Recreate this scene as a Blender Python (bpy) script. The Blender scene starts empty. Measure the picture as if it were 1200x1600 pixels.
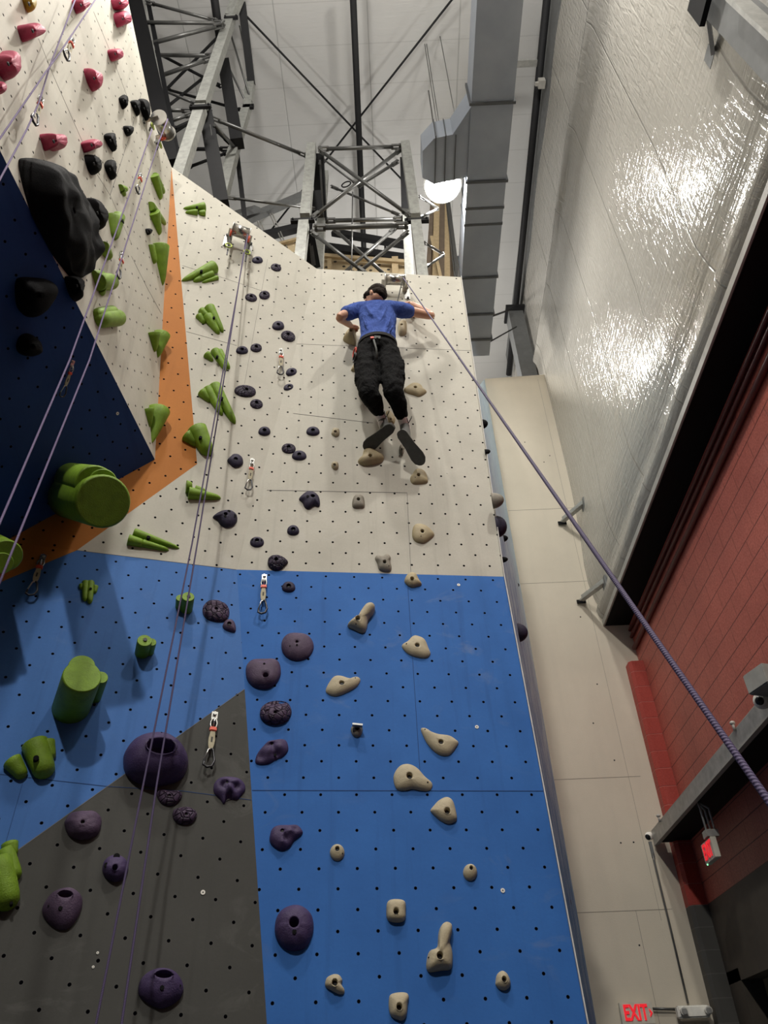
import bpy, bmesh, math, random
from mathutils import Vector, Matrix, noise
random.seed(7)
V = Vector
scene = bpy.context.scene
# ---------------------------------------------------------------- camera
CX, CY, F = 600.0, 800.0, 1192.0                      # the 1200 x 1600 frame
CAM = V((0.0, 0.0, 1.6))
AX = V((0.99904803, 0.03285218, -0.02870148)).normalized()   # picture right
AY = V((-0.0429039, 0.62090629, -0.7827098)).normalized()    # picture down
AZ = V((-0.0078928, 0.78319609, 0.62172469)).normalized()    # view direction
cd = bpy.data.cameras.new('camera'); cam = bpy.data.objects.new('camera', cd)
scene.collection.objects.link(cam); scene.camera = cam
cd.sensor_fit = 'VERTICAL'; cd.sensor_height = 32.0; cd.lens = F / 1600.0 * 32.0
cd.clip_start = 0.05; cd.clip_end = 200
cam.matrix_world = Matrix(((AX.x, -AY.x, -AZ.x, CAM.x), (AX.y, -AY.y, -AZ.y, CAM.y), (AX.z, -AY.z, -AZ.z, CAM.z), (0, 0, 0, 1)))
# ---------------------------------------------------------------- world and lamps
scene.view_settings.view_transform = 'Standard'; scene.view_settings.look = 'None'
scene.view_settings.gamma = 1.0; scene.view_settings.use_curve_mapping = False
scene.view_settings.exposure = -1.12
w = bpy.data.worlds.new('world'); scene.world = w; w.use_nodes = True
w.node_tree.nodes['Background'].inputs[0].default_value = (1.0, 0.93, 0.84, 1)
w.node_tree.nodes['Background'].inputs[1].default_value = 0.02
ROOF = 14.8
LAMPS = [(0.93, 5.55, 11.75, 110), (0.2, 9.0, 12.2, 300), (0.45, 11.0, 12.4, 260), (-1.4, 1.9, 12.2, 290), (2.1, 1.2, 12.2, 420), (-1.4, -4.4, 12.2, 1250)]  # right-hand and rear lamps are unseen, added to brighten and even out the walls
def lamp_light(x, y, z, e):
    l = bpy.data.lights.new('lamp_light', 'AREA'); l.shape = 'DISK'; l.size = 0.45; l.energy = e; l.color = (1.0, 0.955, 0.88)
    l.spread = math.radians(160)
    o = bpy.data.objects.new('lamp_light', l); scene.collection.objects.link(o); o.location = (x, y, z - 0.02)
    p = bpy.data.lights.new('lamp_roof_fill', 'POINT'); p.shadow_soft_size = 0.2; p.energy = e * (2.6 if x == 0.93 else 1.35); p.color = (1.0, 0.97, 0.92)
    q = bpy.data.objects.new('lamp_roof_fill', p); scene.collection.objects.link(q); q.location = (x, y, z - (0.04 if x == 0.93 else 0.3))   # extra point light added at each lamp to brighten the roof
    return o
for l_ in LAMPS: lamp_light(*l_)
# ---------------------------------------------------------------- pixels to places
def ray(px, py): return (AX * (px - CX) + AY * (py - CY) + AZ * F).normalized()
def hit(px, py, n, p0):
    d = ray(px, py); return CAM + d * ((p0 - CAM).dot(n) / d.dot(n))
def proj(P):
    c = P - CAM; z = c.dot(AZ); return CX + F * c.dot(AX) / z, CY + F * c.dot(AY) / z
def atY(px, py, y):
    P = hit(px, py, V((0, 1, 0)), V((0, y, 0)))
    return P if P.z < 14.66 else hit(px, py, V((0, 0, 1)), V((0, 0, 14.66)))     # nothing passes through the roof
def atX(px, py, x): return hit(px, py, V((1, 0, 0)), V((x, 0, 0)))
def atZ(px, py, z): return hit(px, py, V((0, 0, 1)), V((0, 0, z)))
class Face:
    def __init__(s, o, x, y, pitch):
        s.o = V(o); s.x = V(x).normalized(); y = V(y); s.y = (y - s.x * y.dot(s.x)).normalized(); s.n = s.x.cross(s.y)
        if s.n.dot(CAM - s.o) < 0: s.n = -s.n
        s.pitch = pitch
        s.M = Matrix(((s.x.x, s.y.x, s.n.x, s.o.x), (s.x.y, s.y.y, s.n.y, s.o.y), (s.x.z, s.y.z, s.n.z, s.o.z), (0, 0, 0, 1)))
        s.Mi = s.M.inverted()
    def at(s, px, py, off=0.0): return hit(px, py, s.n, s.o + s.n * off)
    def loc(s, P): return s.Mi @ P
    def wld(s, x, y, z=0.0): return s.M @ V((x, y, z))
RU = Face((0.54389, 4.8167, 4.86927), (0.99353, 0.11327, 0.00871), (-0.00826, -0.00444, 0.99996), 0.09967)
RL = Face((0.33614, 4.78851, 4.74136), (0.9935, 0.11379, -0.0022), (-0.01159, 0.12042, 0.99266), 0.1044)
LU = Face((-1.34346, 4.51667, 5.50068), (0.92763, 0.3719, -0.03466), (0.04593, -0.02148, 0.99871), 0.09987)
LL = Face((-2.10608, 4.20163, 4.48269), (0.93393, 0.35635, -0.02829), (-0.02861, 0.15342, 0.98775), 0.10345)
BF = Face((-2.02364, 3.49321, 6.95085), (0.13484, 0.98993, -0.04312), (-0.07512, 0.0536, 0.99573), 0.09977)
# ---------------------------------------------------------------- materials
MATS = {}
def new_mat(name):
    m = bpy.data.materials.new(name); m.use_nodes = True
    nt = m.node_tree; b = nt.nodes['Principled BSDF']; MATS[name] = m
    return m, nt, b
def N(nt, t, **kw):
    n = nt.nodes.new(t)
    for k, v in kw.items():
        if k in n.inputs: n.inputs[k].default_value = v
        else: setattr(n, k, v)
    return n
def math_n(nt, op, a, b=None, c=None):
    n = nt.nodes.new('ShaderNodeMath'); n.operation = op
    for i, v in enumerate((a, b, c)):
        if v is None: continue
        if isinstance(v, (int, float)): n.inputs[i].default_value = v
        else: nt.links.new(v, n.inputs[i])
    return n.outputs[0]
def mix_col(nt, fac, a, b):
    n = nt.nodes.new('ShaderNodeMix'); n.data_type = 'RGBA'
    if isinstance(fac, (int, float)): n.inputs[0].default_value = fac
    else: nt.links.new(fac, n.inputs[0])
    for i, v in ((6, a), (7, b)):
        if isinstance(v, tuple): n.inputs[i].default_value = v if len(v) == 4 else (*v, 1)
        else: nt.links.new(v, n.inputs[i])
    return n.outputs[2]
def ramp(nt, src, lo, hi):
    n = nt.nodes.new('ShaderNodeMapRange'); n.clamp = True
    nt.links.new(src, n.inputs[0]); n.inputs[1].default_value = lo; n.inputs[2].default_value = hi
    return n.outputs[0]
def noise_n(nt, vec, scale, detail=4, rough=0.55, dist=0.0):
    n = nt.nodes.new('ShaderNodeTexNoise'); n.inputs['Scale'].default_value = scale; n.inputs['Detail'].default_value = detail
    n.inputs['Roughness'].default_value = rough; n.inputs['Distortion'].default_value = dist
    if vec is not None: nt.links.new(vec, n.inputs['Vector'])
    return n.outputs['Fac']
def coords(nt): return nt.nodes.new('ShaderNodeTexCoord').outputs['Object']
def mapping(nt, vec, scale=(1, 1, 1), rot=(0, 0, 0)):
    n = nt.nodes.new('ShaderNodeMapping'); nt.links.new(vec, n.inputs[0]); n.inputs['Scale'].default_value = scale; n.inputs['Rotation'].default_value = rot
    return n.outputs[0]
def bump(nt, b, h, strength=0.3, dist=0.01):
    n = nt.nodes.new('ShaderNodeBump'); n.inputs['Strength'].default_value = strength; n.inputs['Distance'].default_value = dist
    nt.links.new(h, n.inputs['Height']); nt.links.new(n.outputs[0], b.inputs['Normal'])
def simple(name, col, rough=0.6, metal=0.0, var=0.12, nscale=9, bumpd=0.0, spec=None):
    m, nt, b = new_mat(name); co = coords(nt)
    f = noise_n(nt, co, nscale, 5)
    c = mix_col(nt, ramp(nt, f, 0.3, 0.7), tuple(v * (1 - var) for v in col), tuple(min(1, v * (1 + var)) for v in col))
    nt.links.new(c, b.inputs['Base Color']); b.inputs['Roughness'].default_value = rough; b.inputs['Metallic'].default_value = metal
    if spec is not None: b.inputs['Specular IOR Level'].default_value = spec
    if bumpd: bump(nt, b, noise_n(nt, co, nscale * 12, 3), 0.5, bumpd)
    return m
def lattice(nt, co, pitch):
    """distance in metres to the nearest bolt hole of the staggered grid"""
    sx = nt.nodes.new('ShaderNodeSeparateXYZ'); nt.links.new(co, sx.inputs[0])
    p = math_n(nt, 'MULTIPLY', math_n(nt, 'ADD', sx.outputs[0], sx.outputs[1]), 0.5 / pitch)
    q = math_n(nt, 'MULTIPLY', math_n(nt, 'SUBTRACT', sx.outputs[0], sx.outputs[1]), 0.5 / pitch)
    dp = math_n(nt, 'SUBTRACT', p, math_n(nt, 'ROUND', p)); dq = math_n(nt, 'SUBTRACT', q, math_n(nt, 'ROUND', q))
    r = math_n(nt, 'SQRT', math_n(nt, 'ADD', math_n(nt, 'MULTIPLY', dp, dp), math_n(nt, 'MULTIPLY', dq, dq)))
    return math_n(nt, 'MULTIPLY', r, 1.4142 * pitch)
def panel(name, col, dark, chalk, pitch, chalk_col=(0.75, 0.75, 0.75), hole=0.009, streak=0.35, hole_col=(0.002, 0.002, 0.003)):
    m, nt, b = new_mat(name); co = coords(nt)
    f1 = noise_n(nt, co, 2.2, 6, 0.6); f2 = noise_n(nt, co, 60, 3, 0.7)
    c = mix_col(nt, ramp(nt, f1, 0.3, 0.75), col, dark)
    c = mix_col(nt, math_n(nt, 'MULTIPLY', ramp(nt, f2, 0.35, 0.75), 0.25), c, tuple(v * 0.72 for v in col))
    # scuffs that run down the wall
    st = noise_n(nt, mapping(nt, co, (7, 0.35, 1)), 1.6, 5, 0.6)
    c = mix_col(nt, math_n(nt, 'MULTIPLY', ramp(nt, st, 0.56, 0.74), streak), c, tuple(v * 0.62 for v in dark))
    # chalk and boot rubber
    ch = math_n(nt, 'MULTIPLY', ramp(nt, noise_n(nt, mapping(nt, co, (1, 1.6, 1)), 3.1, 7, 0.62, 1.2), 0.56, 0.78), ramp(nt, noise_n(nt, co, 0.9, 3), 0.42, 0.7))
    c = mix_col(nt, math_n(nt, 'MULTIPLY', ch, chalk), c, chalk_col)
    d = lattice(nt, co, pitch)
    rim = ramp(nt, d, hole + 0.0035, hole + 0.0015)
    c = mix_col(nt, math_n(nt, 'MULTIPLY', rim, 0.04), c, (0.5, 0.5, 0.5))
    h = ramp(nt, d, hole + 0.001, hole - 0.001)
    c = mix_col(nt, h, c, hole_col)
    nt.links.new(c, b.inputs['Base Color']); b.inputs['Roughness'].default_value = 0.72; nt.links.new(math_n(nt, 'MULTIPLY', math_n(nt, 'SUBTRACT', 1.0, h), 0.25), b.inputs['Specular IOR Level'])
    hh = math_n(nt, 'MULTIPLY', f2, 0.12)
    bump(nt, b, hh, 0.6, 0.006)
    return m
WHITE = (0.61, 0.585, 0.51); WHITED = (0.49, 0.47, 0.405)
BLUE = (0.034, 0.150, 0.47); BLUED = (0.024, 0.115, 0.38)
m_white_ru = panel('white_panel', WHITE, WHITED, 0.25, RU.pitch)
m_white_lu = panel('white_panel_left', WHITE, WHITED, 0.25, LU.pitch)
m_white_b = panel('white_panel_block', WHITE, WHITED, 0.2, BF.pitch)
m_blue_rl = panel('blue_panel', BLUE, BLUED, 0.6, RL.pitch, (0.22, 0.25, 0.33))
m_blue_ll = panel('blue_panel_left', (0.055, 0.165, 0.45), (0.045, 0.135, 0.38), 0.2, LL.pitch, (0.3, 0.36, 0.45))
m_grey_ll = panel('grey_panel', (0.068, 0.068, 0.062), (0.055, 0.055, 0.05), 0.35, LL.pitch, (0.3, 0.3, 0.28))
m_orange_lu = panel('orange_panel', (0.50, 0.185, 0.036), (0.43, 0.155, 0.032), 0.1, LU.pitch, (0.6, 0.4, 0.25), streak=0.2)
m_orange_ll = panel('orange_panel_low', (0.50, 0.185, 0.036), (0.43, 0.155, 0.032), 0.1, LL.pitch, (0.6, 0.4, 0.25), streak=0.2)
m_seam = simple('panel_seam', (0.16, 0.155, 0.15), 0.9)
m_seam_b = simple('panel_seam_blue', (0.015, 0.05, 0.16), 0.9)
m_ply = simple('plywood_edge', (0.55, 0.45, 0.30), 0.8, nscale=30)
m_paint_edge = simple('painted_edge', (0.62, 0.60, 0.56), 0.7)
# ---------------------------------------------------------------- mesh building
COL = scene.collection
WM = {}
class MB:
    def __init__(s): s.bm = bmesh.new()
    def poly(s, pts, mi=0):
        f = s.bm.faces.new([s.bm.verts.new(p) for p in pts]); f.material_index = mi; return f
    def box(s, c, size, rot=None, mi=0):
        c = V(c); hx, hy, hz = [v / 2 for v in size]
        vs = []
        for sx, sy, sz in ((-1,-1,-1),(1,-1,-1),(1,1,-1),(-1,1,-1),(-1,-1,1),(1,-1,1),(1,1,1),(-1,1,1)):
            p = V((sx * hx, sy * hy, sz * hz))
            if rot is not None: p = rot @ p
            vs.append(s.bm.verts.new(c + p))
        for q in ((0,3,2,1),(4,5,6,7),(0,1,5,4),(1,2,6,5),(2,3,7,6),(3,0,4,7)):
            s.bm.faces.new([vs[i] for i in q]).material_index = mi
        return s
    def bar(s, a, b, w_, h_=None, up=V((0, 0, 1)), mi=0):
        a = V(a); b = V(b); d = (b - a); L = d.length; d.normalize(); h_ = h_ or w_
        x = d.cross(up)
        if x.length < 1e-3: x = d.cross(V((1, 0, 0)))
        x.normalize(); y = x.cross(d)
        R = Matrix((x, y, d)).transposed()
        return s.box((a + b) / 2, (w_, h_, L), R, mi)
    def tube(s, pts, r, n=10, caps=True, mi=0, smooth=True):
        pts = [V(p) for p in pts]; rings = []
        rr = r if isinstance(r, (list, tuple)) else [r] * len(pts)
        pu = None
        for i, p in enumerate(pts):
            d = (pts[min(i + 1, len(pts) - 1)] - pts[max(i - 1, 0)]).normalized()
            if pu is None:
                pu = d.cross(V((0, 0, 1)))
                if pu.length < 1e-3: pu = d.cross(V((1, 0, 0)))
            else: pu = pu - d * pu.dot(d)
            pu.normalize(); v = d.cross(pu)
            rings.append([s.bm.verts.new(p + (pu * math.cos(2 * math.pi * k / n) + v * math.sin(2 * math.pi * k / n)) * rr[i]) for k in range(n)])
        for a, b in zip(rings, rings[1:]):
            for k in range(n):
                f = s.bm.faces.new((a[k], a[(k + 1) % n], b[(k + 1) % n], b[k])); f.material_index = mi; f.smooth = smooth
        if caps:
            s.bm.faces.new(rings[0][::-1]).material_index = mi; s.bm.faces.new(rings[-1]).material_index = mi
        return s
    def ellipsoid(s, c, r, rot=None, nu=20, nv=12, mi=0):
        c = V(c); rings = []
        for j in range(1, nv):
            t = math.pi * j / nv; ring = []
            for i in range(nu):
                a = 2 * math.pi * i / nu
                p = V((r[0] * math.sin(t) * math.cos(a), r[1] * math.sin(t) * math.sin(a), r[2] * math.cos(t)))
                if rot is not None: p = rot @ p
                ring.append(s.bm.verts.new(c + p))
            rings.append(ring)
        tp = V((0, 0, r[2])); bt = V((0, 0, -r[2]))
        if rot is not None: tp = rot @ tp; bt = rot @ bt
        tp = s.bm.verts.new(c + tp); bt = s.bm.verts.new(c + bt)
        for i in range(nu):
            f = s.bm.faces.new((tp, rings[0][i], rings[0][(i + 1) % nu])); f.smooth = True; f.material_index = mi
            f = s.bm.faces.new((bt, rings[-1][(i + 1) % nu], rings[-1][i])); f.smooth = True; f.material_index = mi
        for a, b in zip(rings, rings[1:]):
            for i in range(nu):
                f = s.bm.faces.new((a[i], b[i], b[(i + 1) % nu], a[(i + 1) % nu])); f.smooth = True; f.material_index = mi
        return s
    def ring(s, c, ax, r, t, n=24, sx=1.0, up=None, mi=0):
        c = V(c); ax = V(ax).normalized(); u = ax.cross(up or V((0, 0, 1)))
        if u.length < 1e-3: u = ax.cross(V((1, 0, 0)))
        u.normalize(); v = ax.cross(u)
        pts = [c + u * r * sx * math.cos(2 * math.pi * k / n) + v * r * math.sin(2 * math.pi * k / n) for k in range(n + 1)]
        return s.tube(pts, t, 8, False, mi)
    def build(s, name, mats, parent=None, frame=None):
        """frame: matrix of the object; coordinates given in world space are moved into it"""
        me = bpy.data.meshes.new(name)
        bmesh.ops.recalc_face_normals(s.bm, faces=s.bm.faces)
        base = WM[parent.name].copy() if parent is not None else Matrix()
        Mw = frame if frame is not None else (base.copy() if parent is not None else Matrix())
        if frame is None and parent is None:
            c = V((0, 0, 0))
            for v in s.bm.verts: c += v.co
            c /= max(1, len(s.bm.verts)); Mw = Matrix.Translation(c)
        s.bm.transform(Mw.inverted()); s.bm.to_mesh(me); s.bm.free()
        for m in (mats if isinstance(mats, (list, tuple)) else [mats]): me.materials.append(m)
        o = bpy.data.objects.new(name, me); COL.objects.link(o)
        if parent is not None:
            o.parent = parent; o.matrix_local = base.inverted() @ Mw
        else: o.matrix_world = Mw
        WM[o.name] = Mw.copy()
        return o
def tag(o, label, cat, group=None, kind=None):
    o['label'] = label; o['category'] = cat
    if group: o['group'] = group
    if kind: o['kind'] = kind
    return o
def empty(name, M): 
    e = bpy.data.objects.new(name, None); COL.objects.link(e)
    e.matrix_world = M if isinstance(M, Matrix) else Matrix.Translation(V(M)); e.empty_display_size = 0.05
    WM[e.name] = e.matrix_world.copy()
    return e
def struct(o): o['kind'] = 'structure'; return o
def slab(mb, pts, n, th, mi=0, mi_side=0):
    """a flat panel with its front on pts and thickness th behind it"""
    a = [mb.bm.verts.new(p) for p in pts]; b = [mb.bm.verts.new(p - n * th) for p in pts]
    mb.bm.faces.new(a).material_index = mi; mb.bm.faces.new(b[::-1]).material_index = mi_side
    for i in range(len(a)):
        j = (i + 1) % len(a); mb.bm.faces.new((a[i], b[i], b[j], a[j])).material_index = mi_side
def seam(mb, F_, pts, w_=0.003, mi=0):
    """thin groove line drawn on a wall face between picture points"""
    for (a, b) in zip(pts, pts[1:]):
        A = F_.at(*a); B = F_.at(*b); mb.bar(A + F_.n * 0.0006, B + F_.n * 0.0006, w_, 0.0016, F_.n, mi)
# ================================================================ THE CLIMBING WALL
P2 = LU.at(370, 890); P1 = LU.at(495, 420); P4 = V((0.83749588, 4.85049804, 4.7774964)); Q3 = V((-0.68881954, 4.33035968, 1.96539387))
def floorpt(A, B):      # follow A->B down to the floor
    t = (0 - A.z) / (B.z - A.z); return A + (B - A) * t
RT = RU.at(720, 433)
mb = MB(); slab(mb, [P1, RT, P4, P2], RU.n, 0.03, 0, 1)
seam(mb, RU, [(458, 646), (583, 661)], 0.004, 2); seam(mb, RU, [(417, 766), (636, 770), (775, 782)][:2], 0.004, 2)
seam(mb, RU, [(636, 770), (642, 895)], 0.003, 2); seam(mb, RU, [(452, 537), (738, 548)], 0.0022, 2)
struct(mb.build('wall_front_upper', [m_white_ru, m_paint_edge, m_seam], frame=RU.M))
RB = RL.at(917, 1600); RF = floorpt(P4, RB); CF = floorpt(P2, Q3)
mb = MB(); slab(mb, [P2, P4, RF, CF], RL.n, 0.03, 0, 1)
seam(mb, RL, [(394, 1235), (849, 1236)], 0.004, 2); seam(mb, RL, [(636, 898), (648, 1080), (658, 1235)], 0.003, 2)
struct(mb.build('wall_front_lower', [m_blue_rl, m_paint_edge, m_seam_b], frame=RL.M))
# left face, above and below the fold
PL = LU.at(120, 860); A0 = LU.at(268, 261); B0 = LU.at(242, 718); C0 = LU.at(308, 725)
edge_dir = (PL - P2).normalized(); PLL = PL + edge_dir * 0.75
mb = MB()
slab(mb, [A0, P1, P2, PL, C0], LU.n, 0.03, 0, 1)
slab(mb, [A0 + V((0, 0, 0)), C0, PL, PLL, PLL + V((0, 0, 1.2)), B0], LU.n, 0.03, 2, 2)
seam(mb, LU, [(285, 415), (345, 433), (420, 458)], 0.002, 3); seam(mb, LU, [(291, 518), (370, 540)], 0.003, 3); seam(mb, LU, [(418, 405), (400, 500), (382, 600)], 0.002, 3)
struct(mb.build('wall_left_upper', [m_white_lu, m_paint_edge, m_orange_lu, m_seam], frame=LU.M))
G0 = LL.at(382.5, 1077); G1 = LL.at(24, 1331); G2 = G0 + (G1 - G0) * 1.35
O1 = LL.at(0, 910); O2 = PL + (O1 - PL) * 1.35
GF = V((G2.x + 0.1, 0, 0)); GF = LL.wld(*(LL.loc(V((G2.x, G2.y, 0))).xy), 0)
# G2 dropped to the floor in the plane of the face
def drop(P):
    d = -LL.y; return P + d * (P.z / -d.z) if d.z else P
mb = MB()
slab(mb, [P2, G0, G1, G2, O2 + V((0, 0, 0)), O1, PL], LL.n, 0.03, 0, 0)
slab(mb, [G0, CF, drop(G2), G2, G1], LL.n, 0.03, 1, 1)
slab(mb, [PL, O1, O2, PLL], LL.n, 0.03, 2, 2)
seam(mb, LL, [(0, 1210), (80, 1219), (170, 1229), (285, 1236), (392, 1250)], 0.003, 3); seam(mb, LL, [(35, 1225), (8, 1320)], 0.002, 3)
seam(mb, LL, [(24, 1331), (382, 1077)], 0.004, 4); seam(mb, LL, [(0, 910), (120, 860), (369, 890)], 0.003, 4)
struct(mb.build('wall_left_lower', [m_blue_ll, m_grey_ll, m_orange_ll, m_seam_b, m_seam], frame=LL.M))
# the block that juts out on the left: white side and blue underside
E0 = BF.at(0, 235); dE = (E0 - B0).normalized(); E1 = B0 + dE * 3.6
T1 = BF.at(240, 190); T2 = BF.at(200, 0); T3 = T2 + V((-0.1, -1.7, 1.2))
T3 = BF.wld(*BF.loc(T3).xy, 0)
mb = MB(); slab(mb, [A0, B0, E1, T3, T2, T1], BF.n, 0.03, 0, 1)
seam(mb, BF, [(146, 18), (172, 80), (202, 160)], 0.003, 2); seam(mb, BF, [(221, 145), (205, 205), (172, 305)], 0.004, 2)
seam(mb, BF, [(172, 305), (150, 270), (82, 115), (60, 60)], 0.003, 2); seam(mb, BF, [(205, 400), (230, 450), (252, 490)], 0.003, 2)
seam(mb, BF, [(172, 305), (205, 380)], 0.003, 2)
struct(mb.build('wall_overhang_side', [m_white_b, m_paint_edge, m_seam], frame=BF.M))
U0 = LL.at(0, 850)
nU = (E0 - B0).cross(U0 - B0).normalized()
if nU.z > 0: nU = -nU
xU = (U0 - B0).normalized(); yU = nU.cross(xU)
UF = Face(B0, xU, yU, 0.1)
m_blue_u = panel('shade_darkened_blue_panel', (0.018, 0.058, 0.20), (0.015, 0.05, 0.18), 0.1, 0.1, (0.08, 0.1, 0.14))  # the wall blue, darkened so the overhang's deep shade sits in the colour
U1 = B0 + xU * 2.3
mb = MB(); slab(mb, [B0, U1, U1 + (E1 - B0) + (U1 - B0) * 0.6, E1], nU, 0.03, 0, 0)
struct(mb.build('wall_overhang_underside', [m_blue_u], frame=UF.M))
# back of the block: top and far side, so that the block is a solid volume
mb = MB(); W2 = V((-4.6, 0, 0))
mb.poly([A0, T1, T1 + W2, A0 + W2]); mb.poly([T1, T2, T2 + W2, T1 + W2]); mb.poly([T2, T3, T3 + W2, T2 + W2]); mb.poly([T3, E1, E1 + W2, T3 + W2]); mb.poly([E1, U1 + (E1 - B0) + (U1 - B0) * 0.6, E1 + W2])
struct(mb.build('wall_overhang_back', [m_paint_edge]))
# right return wall, seen almost edge-on
m, nt, b = new_mat('chalky_blue_paint'); co = coords(nt)
sx = nt.nodes.new('ShaderNodeSeparateXYZ'); nt.links.new(co, sx.inputs[0])
n1 = noise_n(nt, mapping(nt, co, (6, 6, 0.9)), 2.4, 8, 0.65, 0.8)
hz = ramp(nt, sx.outputs[2], 3.0, 6.6); lo = math_n(nt, 'SUBTRACT', 0.53, math_n(nt, 'MULTIPLY', hz, 0.2))
fac = math_n(nt, 'MULTIPLY', ramp(nt, math_n(nt, 'SUBTRACT', n1, lo), -0.06, 0.14), 0.9)
c = mix_col(nt, fac, (0.05, 0.20, 0.55), (0.72, 0.88, 0.98))
nt.links.new(c, b.inputs['Base Color']); b.inputs['Roughness'].default_value = 0.75
YB = 8.8
cornT = atY(757, 592, YB); cornB = atY(932, 1600, YB); cornF = floorpt(cornT, cornB)
mt = P4 + (RT - P4) * ((6.85 - P4.z) / (RT.z - P4.z))
mb = MB()
cornK = cornT + (cornF - cornT) * ((cornT.z - P4.z) / cornT.z)
mb.poly([mt, P4, cornK, cornT]); mb.poly([P4, RF, cornF, cornK])
q = cornT - V((0, 0, 0)); th = V((0.03, -0.01, 0))
struct(mb.build('wall_return', m, frame=Matrix()))
# thin pale plywood edge along the right border of the front wall
mb = MB()
for a, b_ in ((RT, P4), (P4, RF)):
    mb.bar(a + V((0.004, 0, 0)), b_ + V((0.004, 0, 0)), 0.034, 0.006, V((1, 0, 0)))
struct(mb.build('trim_1', m_paint_edge))
# ================================================================ THE HALL
m_beige, nt, b = new_mat('beige_wall_paint'); co = coords(nt)
c = mix_col(nt, ramp(nt, noise_n(nt, co, 0.9, 6, 0.6), 0.3, 0.7), (0.60, 0.54, 0.435), (0.69, 0.62, 0.50))
c = mix_col(nt, math_n(nt, 'MULTIPLY', ramp(nt, noise_n(nt, mapping(nt, co, (5, 1, 0.5)), 1.2, 5), 0.5, 0.75), 0.15), c, (0.48, 0.44, 0.37))
nt.links.new(c, b.inputs['Base Color']); b.inputs['Roughness'].default_value = 0.7; bump(nt, b, noise_n(nt, co, 120, 2), 0.25, 0.003)
XW = 2.72
mb = MB(); x0 = cornT.x - 0.35
bl = [V((cornF.x, YB, 0)), V((3.6, YB, 0)), V((3.6, YB, 6.4)), V((XW + 0.06, YB, 6.6)), V((XW + 0.06, YB, 11.42)), cornT]
slab(mb, bl, V((0, -1, 0)), 0.12, 0, 0)
for y_ in (802, 917, 1225, 1434):
    A = atY(700, y_, YB); mb.box(((cornT.x + XW) / 2 + 0.02, YB - 0.0005, A.z), (1.0, 0.002, 0.005), None, 1)
mb.box((atY(997, 1440, YB).x, YB - 0.0005, 1.6), (0.004, 0.002, 3.2), None, 1)
mb.box((atY(905, 800, YB).x - 0.16, YB - 0.0005, 7.2), (0.003, 0.002, 8.2), None, 1)
for q in ((999, 1477), (970, 1317), (990, 1316), (933, 1069), (927, 1130), (960, 1188), (859, 712), (850, 722), (820, 691), (907, 964)):
    P = atY(*q, YB); mb.box((P.x, YB - 0.0005, P.z), (0.016, 0.002, 0.016), None, 2)
m_dark = simple('dark_spot', (0.02, 0.02, 0.02), 0.9)
m_bseam = simple('beige_seam', (0.27, 0.245, 0.205), 0.9)
struct(mb.build('wall_back', [m_beige, m_bseam, m_dark]))
# insulated side wall: white vinyl-faced blanket
def vinyl(name, col, axis, seams, period, glossy=0.32, bstr=0.9):
    m, nt, b = new_mat(name); co = coords(nt)
    sx = nt.nodes.new('ShaderNodeSeparateXYZ'); nt.links.new(co, sx.inputs[0])
    w1 = noise_n(nt, mapping(nt, co, (1, 9, 1.6), (0.5, 0, 0)), 2.2, 3, 0.45, 0.9)
    w2 = noise_n(nt, mapping(nt, co, (1, 3, 22), (-0.5, 0, 0)), 1.1, 3, 0.45, 0.6)
    big = noise_n(nt, co, 0.8, 2)
    s1 = math_n(nt, 'PINGPONG', math_n(nt, 'ADD', sx.outputs[axis], seams), period / 2)
    line = ramp(nt, s1, 0.014, 0.004)
    h = math_n(nt, 'ADD', math_n(nt, 'MULTIPLY', w1, 0.6), math_n(nt, 'MULTIPLY', w2, 0.5))
    h = math_n(nt, 'ADD', h, math_n(nt, 'MULTIPLY', big, 1.2)); h = math_n(nt, 'SUBTRACT', h, math_n(nt, 'MULTIPLY', line, 0.5))
    c = mix_col(nt, ramp(nt, big, 0.3, 0.7), col, tuple(v * 0.9 for v in col)); c = mix_col(nt, math_n(nt, 'MULTIPLY', line, 0.45), c, tuple(v * 0.4 for v in col))
    nt.links.new(c, b.inputs['Base Color']); b.inputs['Roughness'].default_value = glossy; b.inputs['Specular IOR Level'].default_value = 0.6
    bump(nt, b, h, bstr, 0.020); return m
m_ins = vinyl('white_vinyl_insulation', (0.45, 0.43, 0.385), 1, 0.05, 1.25, 0.10, 0.85)
def sweep(mb, prof, y0, y1, ny=2, mi=0, smooth=False):
    rows = []
    for k in range(ny):
        y = y0 + (y1 - y0) * k / (ny - 1); rows.append([mb.bm.verts.new((p[0], y, p[1])) for p in prof])
    for a, b_ in zip(rows, rows[1:]):
        for i in range(len(prof) - 1):
            f = mb.bm.faces.new((a[i], b_[i], b_[i + 1], a[i + 1])); f.material_index = mi; f.smooth = smooth
mb = MB()
prof = [(XW + 0.02, 6.62), (XW - 0.03, 6.68), (XW - 0.05, 6.76), (XW - 0.015, 6.86), (XW - 0.04, 6.95), (XW - 0.075, 7.2), (XW - 0.075, 7.5), (XW - 0.05, 7.9), (XW - 0.02, 8.4), (XW, 9), (XW, 11), (XW, 11.9), (XW - 0.015, 12.02), (XW - 0.05, 12.1), (XW - 0.05, 12.16), (XW + 0.02, 12.22), (XW + 0.03, 12.4), (XW + 0.03, 14.0)]
rows = []
ny = 60
for k in range(ny):
    y = -3 + 16.4 * k / (ny - 1)
    rows.append([mb.bm.verts.new((p[0] - 0.03 * noise.noise(V((y * 1.3, p[1] * 1.1, 0))) * (0.4 if p[1] < 11.8 else 1), y, p[1])) for p in prof])
for a, b_ in zip(rows, rows[1:]):
    for i in range(len(prof) - 1):
        f = mb.bm.faces.new((a[i], b_[i], b_[i + 1], a[i + 1])); f.smooth = True
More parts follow.
